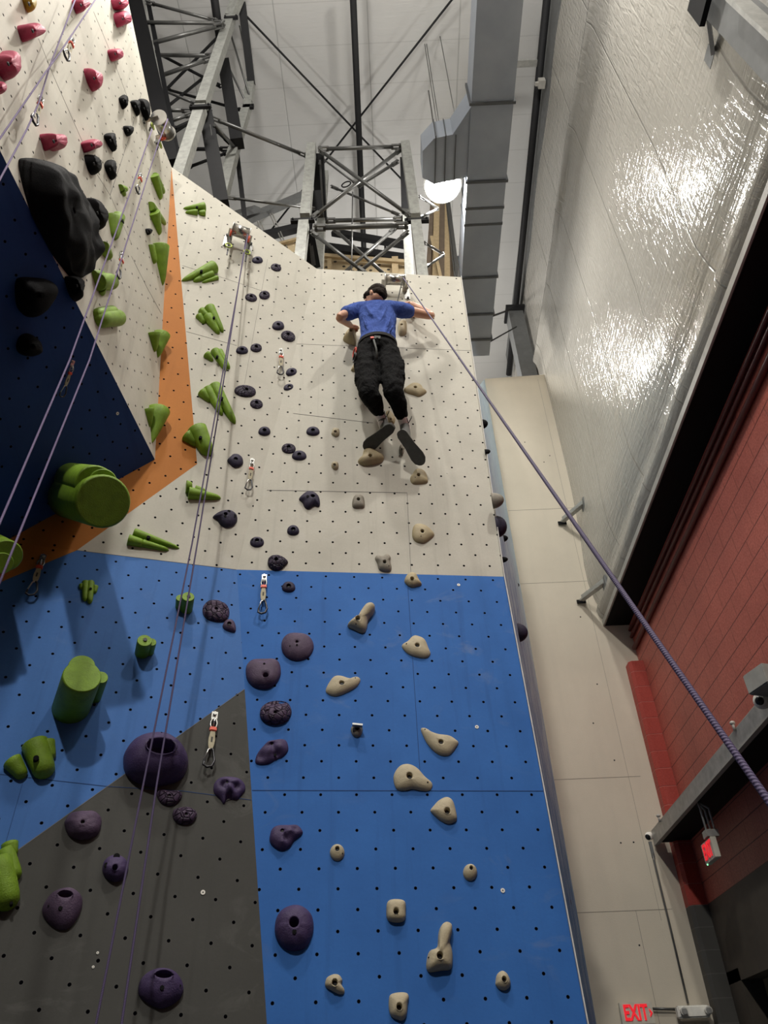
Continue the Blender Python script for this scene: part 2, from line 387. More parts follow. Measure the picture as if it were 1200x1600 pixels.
struct(mb.build('wall_right_insulation', m_ins, frame=Matrix()))
m_steel = simple('galvanised_steel', (0.42, 0.42, 0.40), 0.45, 0.55, 0.18, 14)
m_greysteel = simple('grey_painted_steel', (0.16, 0.165, 0.165), 0.55, 0.2)
m_black = simple('black_steel', (0.006, 0.006, 0.007), 0.7, spec=0.15)
m_trim = simple('white_metal_trim', (0.40, 0.385, 0.35), 0.5)
m_darkred = simple('dark_red_paint', (0.10, 0.012, 0.010), 0.5)
mb = MB()
mb.box((XW + 0.005, 2.9, 6.57), (0.03, 11.8, 0.07), None, 0)
mb.box((XW + 0.19, 2.9, 6.56), (0.36, 11.8, 0.05), None, 1)
struct(mb.build('trim_2', [m_trim, m_black]))
# eave steel above the insulation
mb = MB(); mb.box((XW + 0.06, 4.2, 14.4), (0.12, 14, 0.8)); struct(mb.build('trim_3', m_greysteel))
# red block wall
m_block, nt, b = new_mat('red_painted_block'); co = coords(nt)
sw = nt.nodes.new('ShaderNodeSeparateXYZ'); nt.links.new(co, sw.inputs[0]); cb = nt.nodes.new('ShaderNodeCombineXYZ')
nt.links.new(sw.outputs[1], cb.inputs[0]); nt.links.new(sw.outputs[2], cb.inputs[1])
br = nt.nodes.new('ShaderNodeTexBrick'); nt.links.new(cb.outputs[0], br.inputs['Vector'])
br.inputs['Scale'].default_value = 1.0; br.inputs['Brick Width'].default_value = 0.4; br.inputs['Row Height'].default_value = 0.2
br.inputs['Mortar Size'].default_value = 0.005; br.inputs['Mortar Smooth'].default_value = 0.4
nz_ = noise_n(nt, co, 55, 4, 0.7); nb = noise_n(nt, co, 2.0, 4)
c = mix_col(nt, ramp(nt, nz_, 0.3, 0.7), (0.36, 0.072, 0.050), (0.60, 0.17, 0.125))
c = mix_col(nt, math_n(nt, 'MULTIPLY', ramp(nt, nb, 0.4, 0.7), 0.3), c, (0.24, 0.04, 0.03))
hl = ramp(nt, math_n(nt, 'PINGPONG', sw.outputs[2], 0.1), 0.0045, 0.0015)
c = mix_col(nt, math_n(nt, 'MULTIPLY', br.outputs['Fac'], 0.30), c, (0.08, 0.012, 0.01)); c = mix_col(nt, math_n(nt, 'MULTIPLY', hl, 0.85), c, (0.03, 0.006, 0.005))
nt.links.new(c, b.inputs['Base Color']); b.inputs['Roughness'].default_value = 0.48
bump(nt, b, math_n(nt, 'SUBTRACT', math_n(nt, 'MULTIPLY', nz_, 0.35), br.outputs['Fac']), 0.9, 0.008)
m_block2, nt, b = new_mat('red_pilaster_block'); co = coords(nt)
sw = nt.nodes.new('ShaderNodeSeparateXYZ'); nt.links.new(co, sw.inputs[0])
j = math_n(nt, 'PINGPONG', sw.outputs[2], 0.1); ln = ramp(nt, j, 0.006, 0.002); nz_ = noise_n(nt, co, 55, 4, 0.7)
c = mix_col(nt, ramp(nt, nz_, 0.3, 0.7), (0.34, 0.036, 0.024), (0.44, 0.060, 0.040)); c = mix_col(nt, math_n(nt, 'MULTIPLY', ln, 0.5), c, (0.5, 0.2, 0.17))
nt.links.new(c, b.inputs['Base Color']); b.inputs['Roughness'].default_value = 0.5; bump(nt, b, math_n(nt, 'SUBTRACT', nz_, ln), 0.7, 0.006)
def greyblock(name, col):
    m, nt, b = new_mat(name); co = coords(nt); sw = nt.nodes.new('ShaderNodeSeparateXYZ'); nt.links.new(co, sw.inputs[0])
    ln = ramp(nt, math_n(nt, 'PINGPONG', sw.outputs[2], 0.1), 0.006, 0.002)
    c = mix_col(nt, math_n(nt, 'MULTIPLY', ln, 0.6), col, tuple(v * 1.9 for v in col)); nt.links.new(c, b.inputs['Base Color']); b.inputs['Roughness'].default_value = 0.6
    return m
m_greyblock = greyblock('grey_pilaster_block', (0.075, 0.072, 0.065))
m_greywall = simple('grey_wall_paint', (0.075, 0.062, 0.048), 0.6)
XB = 3.05
mb = MB()
mb.box((XB + 0.1, 2.9, 4.87), (0.2, 11.8, 3.34), None, 0)
mb.box((XB + 0.1, 3.2, 2.85), (0.2, 11.2, 0.7), None, 1); mb.box((XB + 0.1, 8.55, 1.3), (0.2, 0.5, 2.6), None, 1); mb.box((XB + 0.1, 2.0, 1.3), (0.2, 8.9, 2.6), None, 1)
mb.box((XB + 0.45, 7.4, 1.3), (0.1, 2.2, 2.6), None, 2)
struct(mb.build('wall_right', [m_block, m_greywall, m_black], frame=Matrix()))
mb = MB(); mb.box((2.97, 8.72, 4.57), (0.20, 0.16, 2.74), None, 0); mb.box((2.97, 8.72, 1.6), (0.20, 0.16, 3.2), None, 1)
bmesh.ops.bevel(mb.bm, geom=[e for e in mb.bm.edges if abs(e.verts[0].co.z - e.verts[1].co.z) > 1 and e.verts[0].co.x < 2.9 and e.verts[0].co.y < 8.7], offset=0.035, segments=1, affect='EDGES')
for f in mb.bm.faces:
    if f.calc_center_median().z < 3.2: f.material_index = 1
struct(mb.build('wall_right_pilaster', [m_block2, m_greyblock], frame=Matrix()))
# soffit between the steel beam and the block wall
mb = MB(); mb.box((2.9, 4.5, 3.84), (0.30, 8.4, 0.03)); struct(mb.build('trim_4', m_black))
# roof
m_roof = vinyl('white_roof_insulation', (0.55, 0.545, 0.53), 0, 0.02, 1.42, 0.5, 0.35)
nt = m_roof.node_tree; b = nt.nodes['Principled BSDF']
src = b.inputs['Base Color'].links[0].from_socket; co2 = coords(nt); sy = nt.nodes.new('ShaderNodeSeparateXYZ'); nt.links.new(co2, sy.inputs[0])
l2 = ramp(nt, math_n(nt, 'PINGPONG', sy.outputs[1], 0.30), 0.010, 0.003)
nt.links.new(mix_col(nt, math_n(nt, 'MULTIPLY', l2, 0.3), src, (0.25, 0.25, 0.24)), b.inputs['Base Color'])
mb = MB(); mb.box((-3.6, 4.0, ROOF + 0.05), (13.4, 20, 0.1)); struct(mb.build('ceiling', m_roof, frame=Matrix()))
m_farwall = simple('grey_far_wall', (0.26, 0.26, 0.255), 0.7)
mb = MB(); mb.box((-3.6, 13.6, 7.4), (13.4, 0.1, 14.8)); struct(mb.build('wall_far', m_farwall))
m_leftwall = simple('left_wall_paint', (0.22, 0.21, 0.2), 0.8)
mb = MB(); mb.box((-10.2, 3.5, 7.4), (0.1, 17, 14.8)); struct(mb.build('wall_left_hall', m_leftwall))
m_floor = simple('grey_floor_mat', (0.045, 0.045, 0.05), 0.9)
mb = MB(); mb.box((-3.3, 3.5, -0.05), (14, 17, 0.1)); struct(mb.build('floor', m_floor))
# ================================================================ STEEL AND DUCTS
m_tube = simple('bright_galvanised_tube', (0.34, 0.345, 0.32), 0.45, 0.3, 0.2, 18)
m_tubed = simple('dark_truss_steel', (0.014, 0.014, 0.015), 0.6, spec=0.2)
m_rod = simple('grey_brace_tube', (0.13, 0.13, 0.125), 0.35, 0.5)
m_wood = simple('pine_stud', (0.50, 0.38, 0.22), 0.75, nscale=20)
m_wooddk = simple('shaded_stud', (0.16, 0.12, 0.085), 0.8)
def Pt(q): return atY(q[0], q[1], q[2]) if len(q) == 3 else V(q)
def posts(parent, name, items, mat, wd=0.1, rnd=False):
    for it in items:
        a, b_ = atY(*it[0]), atY(*it[1]); mb = MB(); w_ = it[2] if len(it) > 2 else wd
        if rnd: mb.tube([a, b_], w_ / 2, 10)
        else: mb.bar(a, b_, w_, w_, V((0, 1, 0)))
        mb.build(name, mat, parent)
def clevis(parent, q, r=0.06):
    P = atY(*q); mb = MB(); mb.box(P, (r * 1.1, r * 0.7, r * 1.4)); mb.tube([P + V((-r * 0.9, 0, 0)), P + V((r * 0.9, 0, 0))], r * 0.25, 8); mb.build('clevis', m_rod, parent)
def braces(parent, items, mat=m_rod, wd=0.05, cl=True, name='brace'):
    for it in items:
        a, b_ = atY(*it[0]), atY(*it[1]); w_ = it[2] if len(it) > 2 else wd
        d = (b_ - a).normalized(); mb = MB(); c = 0.12 if cl else 0
        mb.tube([a + d * c, b_ - d * c], w_ / 2, 10)
        if cl:
            for e, s in ((a, 1), (b_, -1)):
                x = d.cross(V((0, 1, 0))).normalized()
                for sg in (-1, 1): mb.bar(e + V((0, sg * w_ * 0.45, 0)), e + V((0, sg * w_ * 0.45, 0)) + d * s * 0.15, w_ * 0.8, w_ * 0.28, V((0, 1, 0)))
                mb.tube([e + d * s * 0.03 + V((0, -w_ * 0.8, 0)), e + d * s * 0.03 + V((0, w_ * 0.8, 0))], w_ * 0.28, 8)
        mb.build(name, mat, parent)
def plate(parent, q, size, mat=m_tubed, name='joint_plate'):
    mb = MB(); P = atY(*q); mb.box(P, size)
    for sx_ in (-1, 1): mb.tube([P + V((sx_ * size[0] * 0.4, -size[1] / 2 - 0.02, 0)), P + V((sx_ * size[0] * 0.4, -size[1] / 2 + 0.01, 0))], 0.012, 6)
    mb.build(name, mat, parent)
# centre tower behind the top of the front wall
t = tag(empty('truss_tower', (-0.2, 5.6, 9.0)), 'square galvanised truss tower with crossed braces standing behind the front wall top', 'truss')
posts(t, 'post', [((487, 229, 5.2), (477, 340, 5.2), 0.125), ((475, 350, 5.2), (466, 436, 5.2), 0.125), ((633, 226, 5.2), (649, 340, 5.2), 0.125), ((650, 350, 5.2), (661, 440, 5.2), 0.125)], m_tube)
posts(t, 'rear_post', [((507, 272, 6.0), (502, 345, 6.0), 0.12), ((502, 345, 6.0), (497, 440, 6.0), 0.12), ((634, 300, 6.0), (640, 440, 6.0), 0.12)], m_tube)
plate(t, (473, 345, 5.17), (0.30, 0.05, 0.06)); plate(t, (651, 345, 5.17), (0.30, 0.05, 0.06))
braces(t, [((497, 233, 5.2), (628, 229, 5.2), 0.055), ((490, 356, 5.2), (638, 352, 5.2), 0.065), ((508, 345, 6.0), (632, 342, 6.0), 0.06)])
braces(t, [((499, 234, 5.16), (640, 337, 5.16), 0.05), ((628, 232, 5.24), (487, 341, 5.24), 0.05), ((486, 362, 5.16), (572, 428, 5.16), 0.045), ((638, 362, 5.24), (553, 432, 5.24), 0.045),
           ((522, 358, 6.0), (610, 437, 6.0), 0.05), ((618, 356, 6.0), (526, 437, 6.0), 0.05), ((500, 245, 5.9), (560, 290, 5.95), 0.03), ((517, 291, 6.0), (624, 336, 6.0), 0.035), ((622, 252, 6.0), (560, 291, 6.0), 0.05)])
for a_, b__ in (((497, 240, 5.25), (502, 345, 6.0)), ((492, 300, 5.3), (496, 338, 5.5)), ((634, 245, 5.3), (636, 325, 5.9)), ((479, 360, 5.25), (490, 418, 5.7))):
    mb = MB(); mb.bar(atY(*a_), atY(*b__), 0.16, 0.10, V((0, 1, 0))); mb.build('side_plate', m_tubed, t)
for a_, b__ in (((499, 255, 5.3), (507, 275, 6.0)), ((500, 250, 5.3), (505, 340, 5.9)), ((481, 355, 5.25), (489, 420, 5.6)), ((483, 356, 5.25), (492, 414, 5.6))):
    mb = MB(); mb.bar(atY(*a_), atY(*b__), 0.025, 0.025, V((0, 1, 0))); mb.build('side_brace', m_rod, t)
# small triangular stays to the right of it
for k, (a_, b__, c_) in enumerate([((655, 307, 5.5), (685, 326, 5.9), (656, 340, 5.5)), ((662, 379, 5.5), (694, 398, 5.9), (666, 417, 5.5))]):
    t = tag(empty('wall_stay', atY(*a_)), ('upper' if k == 0 else 'lower') + ' triangular steel stay between tower post and timber studs', 'bracket', 'triangular stays beside the centre tower')
    braces(t, [(a_, b__, 0.035), (b__, c_, 0.035)])
# left tower
t = tag(empty('truss_tower', (-2.2, 4.6, 9.5)), 'tall leaning truss tower rising behind the white block on the left', 'truss')
posts(t, 'post', [((376, -12, 4.2), (360, 27, 4.2), 0.13), ((360, 30, 4.2), (315, 165, 4.2), 0.13), ((314, 170, 4.2), (277, 285, 4.2), 0.13)], m_tube)
posts(t, 'rear_post', [((392, 128, 5.0), (386, 168, 5.0), 0.12), ((386, 168, 5.0), (365, 237, 5.0), 0.12), ((365, 237, 5.0), (343, 325, 5.0), 0.13)], m_tube)
posts(t, 'dark_post', [((378, 5, 4.8), (393, 132, 5.0), 0.11), ((350, 100, 4.6), (371, 225, 4.9), 0.17), ((322, 180, 4.4), (347, 320, 4.9), 0.17), ((370, 235, 5.2), (383, 345, 5.4), 0.06)], m_tubed)
plate(t, (361, 28, 4.14), (0.20, 0.04, 0.06)); plate(t, (313, 167, 4.12), (0.26, 0.04, 0.06)); plate(t, (388, 167, 4.96), (0.16, 0.04, 0.10))
braces(t, [((205, 35, 4.0), (352, 36, 4.05), 0.055), ((220, 72, 4.1), (350, 38, 4.05), 0.06), ((222, 86, 4.5), (335, 87, 4.3), 0.055), ((232, 125, 4.5), (333, 90, 4.3), 0.06),
           ((228, 3, 3.95), (340, 33, 4.05), 0.045), ((236, 172, 4.3), (302, 173, 4.3), 0.045), ((250, 195, 4.3), (306, 176, 4.3), 0.045), ((228, 130, 4.5), (308, 163, 4.3), 0.035)])
braces(t, [((225, 72, 5.0), (345, 135, 5.0), 0.045), ((230, 170, 5.0), (350, 48, 5.0), 0.045), ((255, 138, 5.0), (385, 174, 5.0), 0.04), ((245, 180, 5.0), (330, 112, 5.0), 0.045), ((255, 218, 5.0), (330, 170, 5.0), 0.045),
           ((330, 197, 4.9), (360, 225, 5.0), 0.04), ((262, 233, 4.9), (362, 233, 5.0), 0.05), ((285, 265, 4.9), (362, 236, 5.0), 0.04), ((265, 205, 4.9), (330, 175, 5.0), 0.05)], m_tubed)
braces(t, [((351, 92, 4.7), (388, 168, 5.0), 0.03), ((358, 45, 4.7), (393, 160, 5.0), 0.03), ((335, 195, 4.4), (369, 233, 5.0), 0.045), ((328, 195, 4.4), (347, 310, 4.9), 0.018), ((374, 40, 4.7), (394, 130, 5.0), 0.02)], m_rod, cl=False)
for (a_, b__, lab) in (((328, 183, 4.4), (480, 244, 5.2), 'long upper round tie between the left tower and the centre tower'), ((350, 308, 5.0), (492, 326, 5.4), 'thin lower round tie between the left tower and the centre tower')):
    t = tag(empty('tie_rod', atY(*a_)), lab, 'brace', 'ties between the truss towers'); braces(t, [(a_, b__, 0.05 if 'upper' in lab else 0.035)])
# far left dark steel column group
t = tag(empty('steel_column', atY(240, 130, 4.2)), 'black steel columns with pale edges behind the top of the white block', 'column')
posts(t, 'column', [((210, -5, 4.05), (268, 262, 4.3), 0.20)], m_black); posts(t, 'flange', [((230, -5, 4.1), (279, 250, 4.35), 0.06)], m_black)
posts(t, 'pale_edge', [((219, -5, 4.0), (273, 250, 4.25), 0.014), ((224, -5, 4.0), (276, 250, 4.25), 0.010)], m_tube)
# dark girders low behind the walls
for k, (a_, b__, w_, lab) in enumerate([((366, 352, 6.2), (480, 303, 6.6), 0.15, 'upper dark girder rising from left wall edge to centre tower'), ((400, 372, 6.2), (482, 352, 6.6), 0.16, 'lower dark girder between left wall edge and centre tower'),
        ((520, 363, 6.97), (640, 384, 6.97), 0.13, 'upper dark girder seen through the centre tower'), ((505, 387, 6.97), (640, 406, 6.97), 0.17, 'lower dark girder seen through the centre tower just above the plywood'), ((345, 342, 6.0), (402, 326, 6.2), 0.12, 'short dark girder stub at the left wall edge')]):
    mb = MB(); mb.bar(atY(*a_), atY(*b__), w_, w_ * 0.6, V((0, 1, 0))); tag(mb.build('steel_girder', m_greysteel if k in (0, 4) else m_tubed), lab, 'girder', 'dark girders behind the walls')
for px_ in (548, 602):
    mb = MB(); mb.bar(atY(px_, 372, 6.95), atY(px_, 396, 6.95), 0.035, 0.03, V((0, 1, 0))); tag(mb.build('girder_link', m_tubed), ('left' if px_ < 560 else 'right') + ' short dark link between the two girders inside the centre tower', 'bracket', 'links between the dark girders')
for k, q in enumerate([(424, 352, 5.9), (430, 357, 5.9), (405, 362, 5.9), (440, 372, 5.9), (425, 385, 5.9)]):
    pass
for q0, q1, lab in (((423, 333, 6.38), (434, 357, 6.38), 'pair of bright studs on upper dark girder left of centre tower'), ((404, 345, 6.30), (411, 361, 6.30), 'pair of short bright studs nearest the left wall edge'), ((436, 362, 6.30), (446, 386, 6.30), 'pair of bright studs hanging just left of centre tower foot')):
    mb = MB(); a, b_ = atY(*q0), atY(*q1)
    for dx in (-0.02, 0.02): mb.tube([a + V((dx, 0, 0)), b_ + V((dx, 0, 0))], 0.010, 6)
    tag(mb.build('threaded_stud', m_trim), lab, 'bolt', 'bright studs on the dark girders')
# plywood box and timber studs of the next wall
t = tag(empty('plywood_panel', atY(565, 415, 7.0)), 'raw plywood back of the next wall beneath the centre tower', 'panel')
m_plyh, nt, b = new_mat('raw_plywood'); co = coords(nt)
c = mix_col(nt, noise_n(nt, mapping(nt, co, (1, 1, 6)), 5, 5), (0.52, 0.40, 0.23), (0.68, 0.56, 0.36)); dd = lattice(nt, mapping(nt, co, (1, 1, 1), (math.pi / 2, 0, 0)), 0.14)
c = mix_col(nt, ramp(nt, dd, 0.03, 0.022), c, (0.05, 0.04, 0.03)); nt.links.new(c, b.inputs['Base Color']); b.inputs['Roughness'].default_value = 0.8
def quadY(mb, q, th):
    slab(mb, [atY(*p) for p in q], V((0, -1, 0)), th)
mb = MB(); quadY(mb, [(500, 397, 7.0), (634, 409, 7.0), (634, 2000, 7.0), (500, 2000, 7.0)], 0.04); mb.build('sheet', m_plyh, t)
mb = MB(); mb.bar(atY(497, 399, 6.9), atY(636, 410, 6.9), 0.08, 0.05, V((0, 1, 0))); mb.build('top_rail', m_wood, t)
for x_, w_ in ((515, 0.07), (617, 0.1)):
    mb = MB(); mb.bar(atY(x_, 402, 6.93), atY(x_ + 1, 440, 6.93), w_, 0.04, V((0, 1, 0))); mb.build('stud', m_wood, t)
t = tag(empty('plywood_panel', atY(450, 380, 6.4)), 'raw plywood sheet left of the centre tower foot', 'panel')
mb = MB(); quadY(mb, [(420, 384, 6.3), (466, 374, 6.3), (466, 2060, 6.3), (420, 2060, 6.3)], 0.04); mb.build('sheet', m_plyh, t)
mb = MB(); mb.bar(atY(418, 386, 6.25), atY(467, 373, 6.25), 0.05, 0.04, V((0, 1, 0))); mb.build('top_rail', m_wood, t)
t = tag(empty('stud_wall', atY(690, 370, 7.4)), 'open timber stud framing to the right of the centre tower', 'framing')
for (a_, b__, w_, m_) in [((676, 305, 7.3), (668, 440, 7.3), 0.07, m_wooddk), ((683, 303, 7.35), (680, 440, 7.35), 0.10, m_wood), ((691, 303, 7.4), (690, 440, 7.4), 0.09, m_wooddk), ((697, 305, 7.4), (699, 440, 7.4), 0.09, m_wood), ((674, 370, 7.2), (690, 440, 7.2), 0.05, m_wood), ((704, 340, 7.4), (702, 440, 7.4), 0.06, m_wooddk)]:
    mb = MB(); mb.bar(atY(*a_), atY(*b__), w_, 0.04, V((0, 1, 0))); q_ = atY(*b__); mb.bar(q_ + V((0, 0, 0.03)), V((min(q_.x, 1.0), q_.y, 0)), w_, 0.04, V((0, 1, 0))); mb.build('stud', m_, t)
mb = MB(); slab(mb, [atY(680, 305, 7.55), atY(700, 305, 7.55), atY(712, 440, 7.55), atY(668, 440, 7.55)], V((0, -1, 0)), 0.03); mb.build('sheathing', simple('tan_sheathing', (0.26, 0.20, 0.14), 0.8), t)
posts(t, 'steel_edge', [((699, 305, 7.3), (716, 440, 7.3), 0.06), ((696, 305, 7.3), (711, 440, 7.3), 0.02)], m_rod)
# sprinkler main and roof cross bracing
mb = MB(); a = atZ(551, -20, 14.4); b_ = atZ(568, 378, 14.4); mb.tube([a, b_, b_ + (b_ - a).normalized() * 0.3], 0.05, 12)
tag(mb.build('sprinkler_pipe', m_tubed), 'long black pipe running along the ceiling behind the centre tower', 'pipe')
mb = MB(); a = atZ(334, -10, 14.2); b_ = atZ(346, 80, 14.2); mb.tube([a, b_], 0.06, 10); tag(mb.build('sprinkler_pipe', m_tubed), 'short black pipe under the ceiling beside the left truss tower', 'pipe')
for q, lab in ((((379, 19), (500, 140), (560, 215), (632, 285)), 'thin ceiling cable running down to the right across the roof'), (((712, -8), (600, 133), (528, 228), (414, 372)), 'thin ceiling cable running down to the left across the roof')):
    mb = MB(); mb.tube([atZ(q[0][0], q[0][1], 14.6), atZ(q[-1][0], q[-1][1], 14.6)], 0.017, 6); tag(mb.build('roof_cable', m_tubed), lab, 'cable', 'crossed roof bracing cables')
mb = MB(); mb.tube([atY(551, 300, 5.6), atY(549, 440, 5.6)], 0.010, 6); tag(mb.build('hanging_cord', m_rod), 'thin grey cord hanging down the middle of the centre tower', 'cord')
mb = MB(); mb.ring(atY(541, 288, 5.8), (0.3, 1, 0), 0.07, 0.010); tag(mb.build('cable_loop', m_tubed), 'small black loop on the centre tower crossing', 'cable')
# duct
m_duct, nt, b = new_mat('duct_sheet_metal'); co = coords(nt)
c = mix_col(nt, ramp(nt, noise_n(nt, co, 1.5, 6), 0.3, 0.7), (0.27, 0.30, 0.35), (0.36, 0.39, 0.44)); nt.links.new(c, b.inputs['Base Color']); b.inputs['Roughness'].default_value = 0.42; b.inputs['Metallic'].default_value = 0.15
m_ductd = simple('duct_flange', (0.10, 0.105, 0.11), 0.5, 0.4)
t = tag(empty('air_duct', (1.5, 6, 11.5)), 'long rectangular sheet metal duct along the ceiling on the right', 'duct')
mb = MB(); mb.box((1.50, 4.9, 11.77), (0.53, 7.0, 0.54)); mb.build('duct_body', m_duct, t)
for y_, r in ((4.34, 1), (5.36, 1), (5.75, 0.4), (6.0, .3), (6.87, 0.8), (7.55, 0.8), (8.05, 1)):
    mb = MB(); mb.box((1.50, y_, 11.77), (0.53 + 0.05 * r, 0.035, 0.54 + 0.05 * r)); mb.build('flange', m_ductd, t)
# branch elbow
pr = [(720, 280), (715, 215), (700, 218), (690, 222), (667, 222), (661, 228), (661, 272), (684, 281), (724, 276)]
xs = [1.26, 1.06, 0.90, 0.74, 0.64, 0.62]
mb = MB(); pts = [(1.26, 4.35), (1.02, 4.72), (0.78, 4.76), (0.63, 4.92), (0.63, 5.28), (0.78, 5.38), (1.26, 5.30)]
lo = [V((x, y, 11.52)) for x, y in pts]; slab(mb, lo, V((0, 0, -1)), 0.45); mb.build('branch', m_duct, t)
mb = MB()
for x in (0.80, 0.93, 1.06): mb.box((x, 5.05, 11.74), (0.012, 0.66, 0.47))
mb.build('branch_seam', m_ductd, t)
for x, y in ((0.86, 4.85), (0.89, 4.85), (1.10, 4.75)):
    mb = MB(); mb.tube([(x, y, 11.95), (x, y, ROOF)], 0.007, 6); mb.build('hanger_rod', m_rod, t)
# dark pipe and grey strut along the eave, far steel column and bracket
mb = MB(); a = atX(855, -5, 2.62); b_ = atX(795, 585, 2.62); mb.tube([a, b_], 0.06, 12); tag(mb.build('eave_pipe', m_tubed), 'black pipe running along the eave between duct and insulated wall', 'pipe')
mb = MB(); mb.bar(V((2.0, 5.0, 14.3)), V((2.65, 5.0, 14.3)), 0.10, 0.06); tag(mb.build('pipe_strut', m_steel), 'short grey strut between duct and eave pipe', 'bracket')
mb = MB(); P = atX(846, 130, 2.64); mb.box(P, (0.1, 0.12, 0.12)); mb.bar(P + V((-0.1, 0, -0.02)), P + V((0.06, 0, 0)), 0.05); tag(mb.build('pipe_clamp', m_trim), 'white wrapped clamp on the eave pipe', 'clamp')
t = tag(empty('steel_column', (2.56, 9.15, 11)), 'grey steel box column rising behind the beige wall top', 'column')
mb = MB(); mb.box((2.56, 9.25, 12.4), (0.28, 0.3, 2.4)); mb.build('column', m_greysteel, t); mb = MB(); mb.box((2.55, 9.2, 13.62), (0.36, 0.4, 0.06)); mb.build('cap_plate', m_tubed, t)
mb = MB(); mb.bar(V((1.8, 8.0, 12.0)), V((2.45, 9.0, 13.5)), 0.03); mb.bar(V((1.76, 8.2, 11.6)), V((2.4, 8.7, 12.6)), 0.02); mb.build('stay_rod', m_tubed, t)
# ceiling lamp that is in view
m_glow, nt, b = new_mat('lamp_glow'); b.inputs['Emission Color'].default_value = (1, 0.97, 0.9, 1); b.inputs['Emission Strength'].default_value = 90; b.inputs['Base Color'].default_value = (1, 1, 1, 1)
def high_bay(x, y, z, label):
    t = tag(empty('ceiling_lamp', (x, y, z)), label, 'lamp', 'round high bay lamps')
    mb = MB(); mb.tube([(x, y, z + 0.03), (x, y, z + 0.10), (x, y, z + 0.3)], [0.27, 0.24, 0.09], 28); mb.build('housing', m_rod, t)
    mb = MB(); mb.tube([(x, y, z + 0.0), (x, y, z + 0.028)], [0.24, 0.245], 28); mb.build('lens', m_glow, t)
    mb = MB(); mb.tube([(x, y, z + 0.3), (x, y, ROOF)], 0.012, 6); mb.build('stem', m_rod, t)
high_bay(*LAMPS[0][:3], 'glaring white lamp shining below the duct elbow')
# girt brace and angled beam in the top right corner
t = tag(empty('steel_beam', atX(1160, 60, 2.3)), 'grey steel box beam crossing the top right corner', 'beam')
a = atY(1040, -60, 2.42); b_ = atY(1240, 150, 2.0)
mb = MB(); slab(mb, [atX(1040, -40, 2.5), atX(1190, 124, 2.5), atX(1300, 215, 2.5), atX(1300, 130, 2.5), atX(1140, -10, 2.5), atX(1090, -60, 2.5)], V((-1, 0, 0)), 0.16); mb.build('web', m_greysteel, t)
mb = MB(); mb.bar(atX(1148, -4, 2.46), atX(1260, 98, 2.46), 0.03, 0.12, V((1, 0, 0))); mb.build('flange', m_steel, t)
mb = MB(); mb.box(atX(1094, 2, 2.42), (0.04, 0.22, 0.32)); mb.build('end_plate', m_black, t)
t = tag(empty('wall_bracket', atX(1112, 95, 2.7)), 'steel angle bracket bolted to the insulated wall under the box beam', 'bracket')
mb = MB(); mb.bar(atX(1106, 20, 2.55), atX(1114, 82, 2.66), 0.10, 0.03, V((0, 1, 0))); mb.build('arm', m_steel, t)
mb = MB(); mb.box(atX(1111, 88, 2.69), (0.03, 0.12, 0.17)); mb.build('foot_plate', m_greysteel, t)
# brackets from the beige wall to the insulated wall edge
for k, (f_, e_) in enumerate([((879, 815), (912, 788)), ((909, 938), (945, 911))]):
    A = atY(*f_, 8.74); B_ = atX(*e_, XW - 0.03)
    t = tag(empty('wall_bracket', A), ('upper' if k == 0 else 'lower') + ' grey angle bracket joining beige wall and insulated wall', 'bracket', 'angle brackets on the beige wall')
    mb = MB(); mb.bar(A, B_, 0.07, 0.02, V((0, 0, 1))); mb.bar(A + V((0, -.03, .03)), B_ + V((0, -.03, .03)), 0.015, 0.06, V((0, 0, 1))); mb.build('arm', m_steel, t)
    mb = MB(); mb.box(B_, (0.03, 0.16, 0.14)); mb.build('wall_plate', m_greysteel, t); mb = MB(); mb.box(A + V((0, 0.03, 0)), (0.12, 0.015, 0.05)); mb.build('foot_plate', m_black, t)
# steel beam below the red wall
t = tag(empty('steel_beam', (2.72, 5, 3.88)), 'grey steel channel beam running along the red block wall', 'beam')
mb = MB(); mb.box((2.715, 4.2, 3.885), (0.05, 9.1, 0.14)); mb.build('web', m_steel, t)
mb = MB(); mb.box((2.75, 4.2, 3.957), (0.12, 9.1, 0.012)); mb.box((2.70, 4.2, 3.815), (0.03, 9.1, 0.016)); mb.build('flange', m_trim, t)
# red pipes on the block wall
for k, z in enumerate((6.43, 6.33, 6.17)):
    mb = MB(); mb.tube([(3.02, -2, z), (3.02, 8.75, z)], 0.022 if k < 2 else 0.03, 8); tag(mb.build('conduit', m_darkred), ('topmost', 'middle', 'lowest and thickest')[k] + ' dark red conduit under the black ledge of the block wall', 'conduit', 'red painted conduits')
# cameras
m_cam = simple('white_plastic', (0.82, 0.80, 0.73), 0.4); m_lens = simple('black_glass', (0.01, 0.01, 0.012), 0.08)
def dome(P, d, r, label):
    d = V(d).normalized(); t = tag(empty('security_camera', P), label, 'camera', 'dome cameras on the steel beam')
    mb = MB(); mb.tube([P - d * r * 1.1, P, P + d * r * 0.35], [r * 0.95, r, r * 0.85], 24); mb.ellipsoid(P + d * r * 0.3, (r * 0.84, r * 0.84, r * 0.84)); mb.build('housing', m_cam, t)
    mb = MB(); mb.ellipsoid(P + d * r * 0.62, (r * 0.62,) * 3); mb.build('lens', m_lens, t)
dome(atX(1014, 1307, 2.68), (-0.5, -0.75, -0.35), 0.062, 'white dome camera at the far end of the steel beam')
dome(atX(1190, 1095, 2.62), (-0.6, -0.7, -0.3), 0.06, 'white dome camera under the square box at the right picture edge')
mb = MB(); mb.box(atX(1198, 1063, 2.62), (0.2, 0.22, 0.15), Matrix.Rotation(0.3, 3, 'Z')); bmesh.ops.bevel(mb.bm, geom=mb.bm.edges[:], offset=0.01, segments=2, affect='EDGES')
